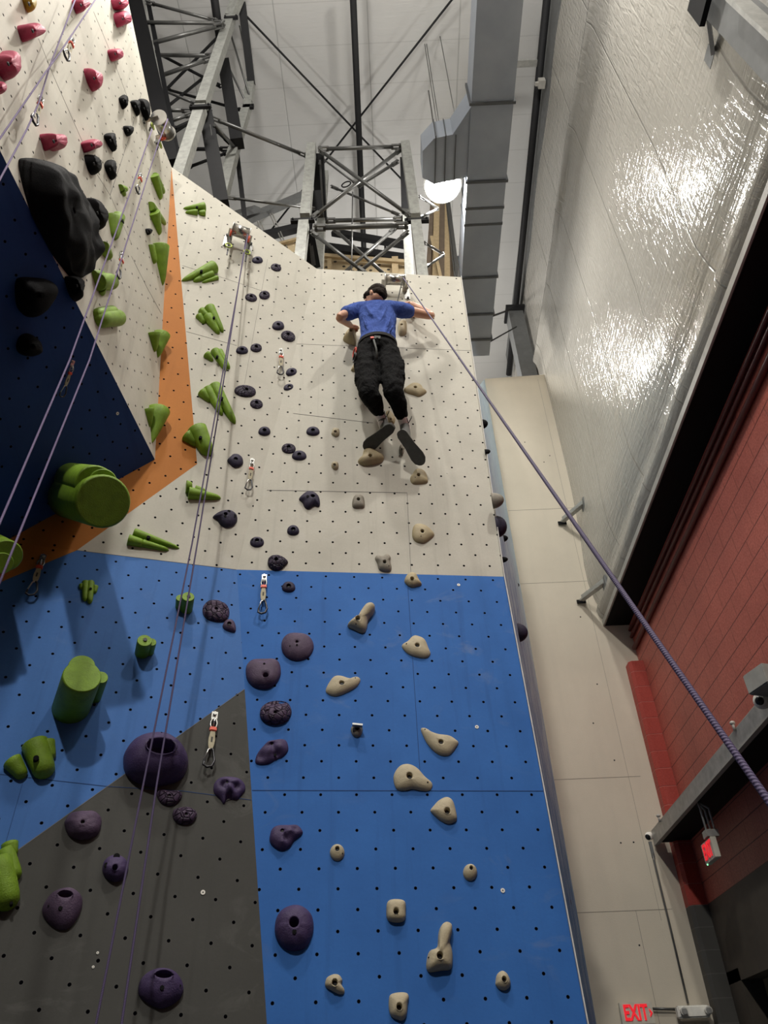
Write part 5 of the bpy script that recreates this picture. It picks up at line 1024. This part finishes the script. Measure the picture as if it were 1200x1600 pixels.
# quickdraws -------------------------------------------------------
def quickdraw_proto():
    root = empty('quickdraw', Matrix()); parts = []
    def part(mb, name, mat): parts.append(mb.build(name, mat, root))
    mb = MB(); mb.box((0, -0.005, 0.004), (0.030, 0.055, 0.006)); mb.tube([(0, 0.008, 0.004), (0, 0.008, 0.018)], 0.010, 6); mb.ring((0, -0.045, 0.012), (1, 0, 0), 0.017, 0.004, 16); part(mb, 'hanger', m_bright)
    mb = MB(); mb.ring((0, -0.058, 0.018), (0, 0, 1), 0.016, 0.0045, 24, 1.0); 
    mb.bm.transform(Matrix.Translation((0, -0.058, 0)) @ Matrix.Diagonal((1, 1.9, 1, 1)) @ Matrix.Translation((0, 0.058, 0))); part(mb, 'upper_carabiner', m_biner)
    mb = MB(); mb.box((0, -0.090, 0.018), (0.034, 0.024, 0.020)); bmesh.ops.bevel(mb.bm, geom=mb.bm.edges[:], offset=0.004, segments=2, affect='EDGES'); part(mb, 'rubber_keeper', m_redband)
    mb = MB(); pts = [(0, -0.10), (0, -0.12), (0, -0.15), (0, -0.18), (0, -0.20)]; wd = [0.011, 0.013, 0.016, 0.014, 0.009]
    a = [mb.bm.verts.new((-w_, p[1], 0.022)) for p, w_ in zip(pts, wd)]; b_ = [mb.bm.verts.new((w_, p[1], 0.022)) for p, w_ in zip(pts, wd)]
    a2 = [mb.bm.verts.new((-w_, p[1], 0.014)) for p, w_ in zip(pts, wd)]; b2 = [mb.bm.verts.new((w_, p[1], 0.014)) for p, w_ in zip(pts, wd)]
    for i in range(4):
        for q in ((a[i], a[i + 1], b_[i + 1], b_[i]), (a2[i], b2[i], b2[i + 1], a2[i + 1]), (a[i], a2[i], a2[i + 1], a[i + 1]), (b_[i], b_[i + 1], b2[i + 1], b2[i])): mb.bm.faces.new(q)
    mb.bm.faces.new((a[0], b_[0], b2[0], a2[0])); mb.bm.faces.new((a[4], a2[4], b2[4], b_[4])); part(mb, 'sling', m_sling)
    mb = MB(); mb.box((0, -0.15, 0.0226), (0.008, 0.028, 0.0012)); part(mb, 'sewn_patch', m_slingdk)
    mb = MB(); path = [(0.004, -0.198), (0.014, -0.207), (0.020, -0.235), (0.026, -0.262), (0.016, -0.292), (-0.006, -0.300), (-0.024, -0.288), (-0.022, -0.262)]
    mb.tube([(x, y, 0.018) for x, y in path], 0.0058, 10); part(mb, 'carabiner', m_binerdk)
    mb = MB(); mb.tube([(-0.023, -0.264, 0.018), (-0.010, -0.205, 0.018), (0.004, -0.198, 0.018)], 0.0042, 8); part(mb, 'gate', m_bright)
    return root, parts
qproto, qparts = quickdraw_proto(); first = [True]
def quickdraw(F_, top, bot, label, mirror=False, off=0.0):
    A = F_.at(*top, off=off); B_ = F_.at(*bot, off=off + 0.02); d = B_ - A; L = d.length; y = -d.normalized(); x = y.cross(F_.n).normalized(); n = x.cross(y)
    if mirror: pass
    s_ = L / 0.30; M = Matrix(((x.x * s_, y.x * s_, n.x * s_, A.x), (x.y * s_, y.y * s_, n.y * s_, A.y), (x.z * s_, y.z * s_, n.z * s_, A.z), (0, 0, 0, 1)))
    if first[0]: r = qproto; first[0] = False
    else:
        r = qproto.copy(); COL.objects.link(r)
        for p in qparts:
            c = p.copy(); COL.objects.link(c); c.parent = r
    r.matrix_world = M; tag(r, label, 'quickdraw', 'quickdraws hanging on the walls'); return r
quickdraw(LL, (335, 1119), (324, 1202), 'quickdraw with orange keeper on the grey wall')
quickdraw(RL, (413, 903), (410, 962), 'quickdraw just under the blue and white border')
quickdraw(LU, (394, 721), (387, 768), 'quickdraw on the white face above the blue border')
quickdraw(LU, (439, 549), (437, 588), 'highest quickdraw on the white left face')
quickdraw(LL, (67, 872), (47, 934), 'quickdraw beside the orange stripe at the left edge')
quickdraw(UF, (113, 567), (94, 620), 'quickdraw hanging on the dark blue underside', off=0.03)
quickdraw(BF, (188, 399), (180, 434), 'quickdraw on the block beside the lower rope crossing', off=0.05)
quickdraw(BF, (217, 274), (210, 301), 'quickdraw on the block below the corner roller', off=0.05)
quickdraw(BF, (110, 63), (97, 91), 'quickdraw on the block near the rope crossing at the top', off=0.06)
quickdraw(BF, (61, 154), (47, 193), 'quickdraw clipped to the rope above the giant black volume', off=0.08)
# carabiners with tape on the rollers
def clip_set(P, F_, label, ln=0.32):
    t = tag(empty('anchor_sling', P), label, 'carabiner', 'anchor slings on the rollers'); dn = V((0, 0, -1))
    mb = MB(); mb.ring(P + F_.n * 0.02, F_.x, 0.028, 0.010, 16); mb.build('red_keeper', m_redband, t)
    mb = MB(); mb.bar(P, P + dn * ln * 0.6, 0.022, 0.010, F_.n); mb.build('webbing', m_slingdk, t)
    mb = MB(); mb.ring(P + dn * ln * 0.68 + F_.n * 0.02, F_.n, 0.030, 0.007, 20); mb.build('carabiner', m_greenb, t)
    mb = MB(); mb.bar(P + dn * ln * 0.74, P + dn * ln * 1.1, 0.014, 0.008, F_.n); mb.build('tail', m_binerdk, t)
clip_set(LU.at(360, 367, off=0.10), LU, 'red and green anchor sling left of the roller on the left face')
clip_set(LU.at(388, 377, off=0.12), LU, 'red and green anchor sling right of the roller on the left face')
clip_set(BF.at(239, 188, off=0.06), BF, 'anchor carabiners under the upper end of the corner roller', 0.2)
clip_set(BF.at(251, 217, off=0.06), BF, 'anchor carabiners under the lower end of the corner roller', 0.2)
# ropes
g1 = LU.at(387, 366, off=0.20); g1b = LU.at(385, 368, off=0.07)
rope([[g1, atY(345, 600, 4.05), atY(300, 850, 3.95), atY(225, 1220, 3.75), atY(150, 1600, 3.6), atY(125, 1720, 3.55)], [g1b, atY(347, 610, 4.12), atY(309, 845, 4.02), atY(245, 1225, 3.82), atY(190, 1600, 3.65), atY(178, 1720, 3.6)]], 'doubled purple rope falling from the left face roller across the grey wall', m_rope2)
g3 = BF.at(262, 186, off=0.22); g3b = BF.at(240, 195, off=0.06)
rope([[g3b, BF.at(205, 296, off=0.14), atY(109, 562, 2.75), atY(0, 816, 2.45), atY(-40, 905, 2.35)], [g3, BF.at(247, 225, off=0.14), atY(181, 432, 3.15), atY(140, 562, 2.95), atY(25, 846, 2.6), atY(-30, 985, 2.45)]], 'doubled purple rope hanging from the corner roller past the dark underside', m_rope)
rope([[BF.at(158, -14, off=0.12), BF.at(95, 80, off=0.12), BF.at(72, 112, off=0.14), atY(0, 216, 1.95), atY(-30, 262, 1.9)]], 'purple rope crossing the top left corner, upper strand', m_rope)
rope([[BF.at(121, -10, off=0.14), BF.at(78, 103, off=0.13), BF.at(61, 160, off=0.12), BF.at(42, 202, off=0.12), atY(0, 280, 1.9), atY(-30, 335, 1.85)]], 'purple rope running through the quickdraw above the giant volume', m_rope)
# ================================================================ THE CLIMBER
m_skin, nt, b = new_mat('skin'); co = coords(nt); c = mix_col(nt, noise_n(nt, co, 12, 4), (0.50, 0.25, 0.16), (0.62, 0.34, 0.22)); nt.links.new(c, b.inputs['Base Color']); b.inputs['Roughness'].default_value = 0.5; b.inputs['Subsurface Weight'].default_value = 0.05
def cloth(name, col, sc, strg, dist, col2=None):
    m, nt, b = new_mat(name); co = coords(nt)
    f = noise_n(nt, mapping(nt, co, (1, 1, 0.45)), sc, 4, 0.6, 1.2); f2 = noise_n(nt, co, 400, 2)
    c = mix_col(nt, ramp(nt, noise_n(nt, co, 30, 3), 0.3, 0.7), col, col2 or tuple(v * 0.85 for v in col)); nt.links.new(c, b.inputs['Base Color']); b.inputs['Roughness'].default_value = 0.9; b.inputs['Specular IOR Level'].default_value = 0.15
    bump(nt, b, math_n(nt, 'ADD', f, math_n(nt, 'MULTIPLY', f2, 0.02)), strg, dist); return m
m_shirt = cloth('blue_heather_shirt', (0.062, 0.110, 0.37), 9, 0.9, 0.04); m_pants = cloth('black_trousers', (0.0045, 0.0045, 0.005), 12, 0.9, 0.03)
m_hair = simple('dark_brown_hair', (0.016, 0.010, 0.007), 0.75, nscale=60, bumpd=0.004, spec=0.1); m_shoe = simple('grey_climbing_shoe', (0.16, 0.16, 0.15), 0.7); m_sole = simple('dark_rubber_sole', (0.085, 0.087, 0.078), 0.7, nscale=25, spec=0.2); m_sock = simple('white_sock', (0.85, 0.78, 0.76), 0.9)
m_harness = simple('harness_webbing', (0.03, 0.03, 0.03), 0.85, spec=0.2); m_gbuckle = simple('grey_buckle', (0.10, 0.105, 0.10), 0.7, spec=0.2); m_redh = simple('red_harness_trim', (0.7, 0.08, 0.05), 0.5)
J = {}
def jt(n, px, py, y): J[n] = atY(px, py, y); return J[n]
head = jt('head', 587, 463, 4.36); 
chest = atY(590, 500, 4.42); neck = atY(587, 474, 4.40)
shL = jt('shL', 556, 484, 4.41); shR = jt('shR', 624, 484, 4.41)
elL = jt('elL', 531, 495, 4.33); haL = jt('haL', 548, 509, 4.58); elR = jt('elR', 674, 493, 4.58); haR = jt('haR', 636, 471, 4.60)
hip = atY(590, 545, 4.42); hpL = atY(576, 556, 4.42); hpR = atY(605, 556, 4.42)
knL = atY(577, 616, 4.36); anL = atY(598, 657, 4.56); knR = atY(615, 612, 4.36); anR = atY(633, 666, 4.58)
def loft(mb, pts, n=20):
    """pts: (centre, rx, ry, axis dir, side dir)"""
    rings = []
    for c_, rx, ry, d, s_ in pts:
        d = V(d).normalized(); s_ = V(s_); s_ = (s_ - d * s_.dot(d)).normalized(); f_ = d.cross(s_)
        rings.append([mb.bm.verts.new(V(c_) + s_ * rx * math.cos(2 * math.pi * k / n) + f_ * ry * math.sin(2 * math.pi * k / n)) for k in range(n)])
    for a, b_ in zip(rings, rings[1:]):
        for k in range(n): mb.bm.faces.new((a[k], a[(k + 1) % n], b_[(k + 1) % n], b_[k])).smooth = True
    mb.bm.faces.new(rings[0][::-1]); mb.bm.faces.new(rings[-1])
def limb(mb, pts, rs, n=16, fine=6):
    """smooth tapering limb through joints"""
    P = [V(p) for p in pts]; out = []; ro = []
    for i in range(len(P) - 1):
        p0 = P[max(i - 1, 0)]; p1 = P[i]; p2 = P[i + 1]; p3 = P[min(i + 2, len(P) - 1)]
        for k in range(fine):
            t = k / fine; 
            q = 0.5 * ((2 * p1) + (-p0 + p2) * t + (2 * p0 - 5 * p1 + 4 * p2 - p3) * t * t + (-p0 + 3 * p1 - 3 * p2 + p3) * t ** 3)
            out.append(p1 + (p2 - p1) * t if fine < 3 else q); ro.append(rs[i] + (rs[i + 1] - rs[i]) * t)
    out.append(P[-1]); ro.append(rs[-1]); mb.tube(out, ro, n)
    mb.ellipsoid(out[0], (ro[0],) * 3, None, 12, 8); mb.ellipsoid(out[-1], (ro[-1],) * 3, None, 12, 8)
def skin_build(mb, name, mat, parent, vox, smooth=4, disp=0.0, dsc=0.1):
    o = mb.build(name, mat, parent)
    r = o.modifiers.new('r', 'REMESH'); r.mode = 'VOXEL'; r.voxel_size = vox; r.use_smooth_shade = True
    s_ = o.modifiers.new('s', 'SMOOTH'); s_.iterations = smooth; s_.factor = 0.6
    if disp:
        tx = bpy.data.textures.new('folds', 'CLOUDS'); tx.noise_scale = dsc; tx.noise_depth = 2
        d_ = o.modifiers.new('d', 'DISPLACE'); d_.texture = tx; d_.strength = disp; d_.mid_level = 0.5; d_.texture_coords = 'GLOBAL'
    return o
person = tag(empty('person', hip), 'climber seen from below in blue T-shirt and black trousers, gripping holds near the wall top', 'person')
X_ = V((1, 0, 0))
# body: torso, neck, head, arms with hands, lower legs
mb = MB()
HR = Matrix.Rotation(math.radians(52), 3, 'Z') @ Matrix.Rotation(math.radians(-14), 3, 'X')      # face turned up and to the left
def hd(x, y, z): return head + HR @ V((x, y, z))
mb.ellipsoid(head, (0.075, 0.096, 0.108), HR, 24, 16); mb.ellipsoid(hd(0, 0.035, -0.045), (0.056, 0.068, 0.07), HR)
mb.ellipsoid(hd(0, 0.105, -0.025), (0.013, 0.022, 0.022), HR); mb.ellipsoid(hd(0, 0.092, -0.066), (0.026, 0.012, 0.008), HR)
for s_ in (-1, 1):
    mb.ellipsoid(hd(s_ * 0.034, 0.088, 0.004), (0.014, 0.010, 0.009), HR); mb.ellipsoid(hd(s_ * 0.036, 0.094, 0.020), (0.020, 0.008, 0.006), HR)
    mb.ellipsoid(hd(s_ * 0.080, -0.004, -0.030), (0.010, 0.021, 0.033), HR @ Matrix.Rotation(s_ * 0.35, 3, 'Z'))
limb(mb, [head + V((0, -0.02, -0.05)), neck + V((0, 0, 0.0)), neck + V((0, 0.0, -0.08))], [0.055, 0.056, 0.07])
loft(mb, [(neck + V((0, 0, -0.03)), 0.09, 0.06, (0, 0, 1), X_), (chest, 0.15, 0.09, (0, 0, 1), X_), (hip, 0.13, 0.09, (0, 0, 1), X_)])
limb(mb, [shL, elL, elL + (haL - elL) * 0.55, haL], [0.050, 0.037, 0.038, 0.025])
limb(mb, [shR, (shR + elR) / 2, elR, elR + (haR - elR) * 0.5, haR + (elR - haR) * 0.2], [0.050, 0.046, 0.036, 0.038, 0.025])
def hand(mb, wrist, knuck, tip_dir, side, sc=1.0):
    """wrist -> knuckles palm, four bent fingers and a thumb leaving the side of the palm"""
    d = (knuck - wrist).normalized(); s_ = side - d * side.dot(d); s_.normalize(); dn = V(tip_dir).normalized()
    n_ = d.cross(s_)
    loft(mb, [(wrist - d * 0.01, 0.026, 0.019, d, s_), (wrist + (knuck - wrist) * 0.4, 0.036, 0.019, d, s_), (knuck, 0.042, 0.016, d, s_)], 16)
    for i, (o_, L_) in enumerate(((-0.031, 0.058), (-0.011, 0.068), (0.010, 0.065), (0.030, 0.050))):
        b0 = knuck + s_ * o_ * sc - d * 0.005; m1 = b0 + (d * 0.85 + dn * 0.35).normalized() * L_ * 0.48; m2 = m1 + (d * 0.25 + dn).normalized() * L_ * 0.32; m3 = m2 + (dn - d * 0.25).normalized() * L_ * 0.26
        mb.tube([b0 - d * 0.012, b0, m1, m2, m3], [0.010, 0.0100, 0.0092, 0.0084, 0.0072], 12)
        for q, r_ in ((m1, 0.0096), (m2, 0.0088), (m3, 0.0074)): mb.ellipsoid(q, (r_,) * 3, None, 10, 8)
    tb = wrist + (knuck - wrist) * 0.35 - s_ * 0.030; t1 = tb - s_ * 0.020 + d * 0.025 + dn * 0.01; t2 = t1 + d * 0.028 + dn * 0.008; t3 = t2 + d * 0.018 + s_ * 0.006
    mb.tube([tb + s_ * 0.012, tb, t1, t2, t3], [0.013, 0.013, 0.0115, 0.010, 0.008], 12); mb.ellipsoid(t3, (0.0085,) * 3, None, 10, 8)
fL = (haL - elL).normalized(); fR = (haR - elR).normalized()
hand(mb, haL, haL + V((0.02, 0.05, 0.045)), (0.1, 0.7, -0.7), V((-1, 0.1, 0)))
hand(mb, haR + (elR - haR) * 0.12, haR + V((-0.015, 0.045, 0.03)), (-0.1, 0.75, -0.6), V((1, 0.2, 0.2)))
for h_, kn, an in ((hpL, knL, anL), (hpR, knR, anR)): limb(mb, [h_, (h_ + kn) / 2, kn, kn + (an - kn) * 0.4 + V((0, -0.01, 0)), an], [0.085, 0.075, 0.052, 0.046, 0.032])
skin_build(mb, 'body', m_skin, person, 0.0055, 3)
# hair
mb = MB(); mb.ellipsoid(hd(0, -0.018, 0.022), (0.087, 0.102, 0.108), HR, 24, 16)
mb.ellipsoid(hd(0, -0.055, -0.03), (0.072, 0.052, 0.062), HR); mb.ellipsoid(hd(0, 0.06, 0.072), (0.07, 0.055, 0.045), HR)
for s_ in (-1, 1): mb.ellipsoid(hd(s_ * 0.070, 0.022, 0.018), (0.016, 0.024, 0.045), HR)
skin_build(mb, 'hair', m_hair, person, 0.007, 2, 0.016, 0.03)
# shirt
mb = MB()
loft(mb, [(neck + V((0, 0.0, -0.005)), 0.068, 0.058, (0, 0, 1), X_), (neck + V((0, 0, -0.035)), 0.10, 0.07, (0, 0, 1), X_), (neck + V((0, 0, -0.075)), 0.165, 0.098, (0, 0, 1), X_), (chest + V((0, 0, 0.02)), 0.175, 0.118, (0, 0, 1), X_), (chest + V((0, 0, -0.10)), 0.165, 0.118, (0, 0, 1), X_),
          (chest + V((0, 0, -0.22)), 0.160, 0.120, (0, 0, 1), X_), (hip + V((0, 0, 0.10)), 0.165, 0.130, (0, 0, 1), X_), (hip + V((0, 0.0, 0.045)), 0.172, 0.137, (0, 0, 1), X_)], 28)
def sleeve(a, b_, r0, r1): limb(mb, [a, a + (b_ - a) * 0.5, b_], [r0, (r0 + r1) / 2, r1], 18, 3)
limb(mb, [neck + V((-0.05, 0, -0.055)), shL + V((0.01, 0, 0.0)), shL + (elL - shL) * 0.50], [0.065, 0.075, 0.072], 18, 4)
limb(mb, [neck + V((0.05, 0, -0.055)), shR + V((-0.01, 0, 0.0)), shR + (elR - shR) * 0.26], [0.065, 0.074, 0.070], 18, 4)
# long draped folds between the shoulder blades and down the back
for a, b_, r_ in [((572, 478), (590, 505), 0.013), ((604, 480), (592, 508), 0.013), ((580, 476), (600, 520), 0.010), ((612, 488), (600, 530), 0.012), ((566, 492), (578, 524), 0.011), ((618, 500), (606, 526), 0.010), ((572, 523), (610, 527), 0.010)]:
    yb = 4.42 - 0.115; mb.tube([atY(*a, yb + 0.01), atY((a[0] + b_[0]) / 2, (a[1] + b_[1]) / 2, yb - 0.004), atY(*b_, yb + 0.01)], [r_ * 0.4, r_, r_ * 0.4], 8)
skin_build(mb, 'shirt', m_shirt, person, 0.0085, 5, 0.022, 0.11)
# trousers
mb = MB()
loft(mb, [(hip + V((0, 0.0, 0.075)), 0.150, 0.118, (0, 0, 1), X_), (hip + V((0, -0.01, 0.02)), 0.168, 0.130, (0, 0, 1), X_), (hip + V((0, -0.015, -0.05)), 0.180, 0.135, (0, 0, 1), X_), (hip + V((0, -0.01, -0.11)), 0.170, 0.115, (0, 0, 1), X_)], 28)
for h_, kn, an, lat in ((hpL, knL, anL, -1), (hpR, knR, anR, 1)):
    limb(mb, [h_ + V((0, -0.01, 0.03)), h_ + (kn - h_) * 0.45 + V((lat * 0.012, -0.01, 0)), kn + V((0, -0.01, 0)), kn + (an - kn) * 0.35 + V((0, -0.02, 0)), kn + (an - kn) * 0.55, kn + (an - kn) * 0.68], [0.112, 0.108, 0.084, 0.076, 0.060, 0.052], 20, 5)
    mb.box(h_ + (kn - h_) * 0.55 + V((lat * 0.095, -0.01, 0)), (0.05, 0.12, 0.17)); mb.box(h_ + (kn - h_) * 0.33 + V((lat * 0.10, -0.01, 0)), (0.05, 0.12, 0.03))
mb.tube([hip + V((-0.05, -0.145, 0.0)), hip + V((0, -0.15, -0.05)), hip + V((0.0, -0.13, -0.12))], [0.012, 0.016, 0.012], 8)
skin_build(mb, 'trousers', m_pants, person, 0.0085, 4, 0.026, 0.075)
# socks and shoes
for kn, an, toe, heel, lab in ((knL, anL, atY(569, 702, 4.70), atY(614, 666, 4.50), 'left'), (knR, anR, atY(661, 726, 4.68), atY(624, 673, 4.50), 'right')):
    mb = MB(); limb(mb, [kn + (an - kn) * 0.50, an + (kn - an) * 0.02, an + V((0, 0, -0.04))], [0.044, 0.045, 0.042], 16, 4); mb.build('sock', m_sock, person)
    d = (toe - heel).normalized(); tocam = (CAM - (toe + heel) / 2).normalized(); n_ = (tocam - d * tocam.dot(d)).normalized()   # the sole looks down at the hall
    n_ = (n_ + V((0, 0, -0.4))).normalized(); n_ = (n_ - d * n_.dot(d)).normalized(); s_ = d.cross(n_); L = (toe - heel).length
    up = -n_; mb = MB(); st = [(0.0, 0.024, 0.026, 0.03), (0.08, 0.034, 0.036, 0.035), (0.30, 0.035, 0.040, 0.04), (0.5, 0.037, 0.036, 0.032), (0.72, 0.045, 0.028, 0.026), (0.90, 0.036, 0.022, 0.02), (1.0, 0.014, 0.012, 0.014)]
    loft(mb, [(heel + d * L * t + up * h0, rx, ry, d, s_) for t, rx, ry, h0 in [(a_, b_ * 1.22, c_, d_) for a_, b_, c_, d_ in st]], 18); limb(mb, [heel + d * L * 0.25 + up * 0.05, an + (kn - an) * 0.05], [0.042, 0.042], 14, 3)
    sh = skin_build(mb, 'shoe', m_shoe, person, 0.006, 4)
    mb = MB(); out = [(0.0, 0.012), (0.03, 0.026), (0.12, 0.036), (0.30, 0.036), (0.45, 0.034), (0.60, 0.042), (0.75, 0.047), (0.88, 0.042), (0.97, 0.024), (1.0, 0.008)]
    pts = [heel + d * L * t + s_ * w_ * 1.25 for t, w_ in out] + [heel + d * L * t - s_ * w_ * 1.25 for t, w_ in out[::-1]]
    slab(mb, [p + n_ * 0.006 for p in pts], n_, 0.018); bmesh.ops.bevel(mb.bm, geom=[e for e in mb.bm.edges], offset=0.003, segments=2, affect='EDGES'); WM[sh.name] = WM[person.name]; mb.build('sole', m_sole, person)
    mb = MB(); ank = an + (kn - an) * 0.03
    for a_ in (0.4, 1.1): mb.tube([ank + V((0.03, -0.03, -0.01)), ank + V((0.05 * a_, -0.06, 0.02)), ank + V((0.055 * a_, -0.05, 0.05))], 0.004, 6)
    mb.build('pull_tabs', m_harness, person)
# harness
mb = MB(); c_ = hip + V((0, 0, 0.035)); mb2 = [c_ + V((0.172 * math.cos(a), 0.142 * math.sin(a) - 0.005, 0.0)) for a in [2 * math.pi * k / 40 for k in range(41)]]
for a, b_ in zip(mb2, mb2[1:]): mb.bar(a, b_ + (b_ - a) * 0.1, 0.035, 0.010, (a + b_) / 2 - c_)
mb.build('waist_belt', m_harness, person)
yb = 4.42 - 0.155
mb = MB(); mb.box(atY(589.5, 527.5, yb), (0.055, 0.014, 0.036), Matrix.Rotation(0.15, 3, 'Y')); mb.build('buckle', m_gbuckle, person)
mb = MB(); mb.box(atY(581.5, 528, yb), (0.03, 0.016, 0.020)); mb.build('red_tag', m_redh, person)
mb = MB(); mb.tube([atY(584, 531, yb), atY(588, 545, yb - 0.012), atY(589, 560, yb + 0.012)], 0.009, 8); mb.build('hanging_strap', m_gbuckle, person)
mb = MB(); P = atY(554, 551, 4.36); mb.ring(P, (1, 0.4, 0), 0.045, 0.006, 20); mb.build('gear_loop', m_redh, person)
mb = MB(); mb.ring(atY(554, 559, 4.34), (1, 0.4, 0), 0.04, 0.008, 20); mb.build('carabiner', m_binerdk, person)
# rope of the climber: over the roller, one end to the harness, the other to the belayer
gp = RU.at(630, 434, off=0.19); far = ray(1200, 1250) * 1.02 + CAM; far2 = far + (far - gp).normalized() * 0.35
rope([[gp, far, far2]], 'dark purple rope running from the roller above the climber to the lower right corner', m_rope2, 0.0046)
rope([[RU.at(628, 441, off=0.19), atY(619, 480, 4.62), hip + V((0.02, 0.17, 0.05))]], 'short dark rope from the roller down to the front of the climber', m_slingdk, 0.0055)
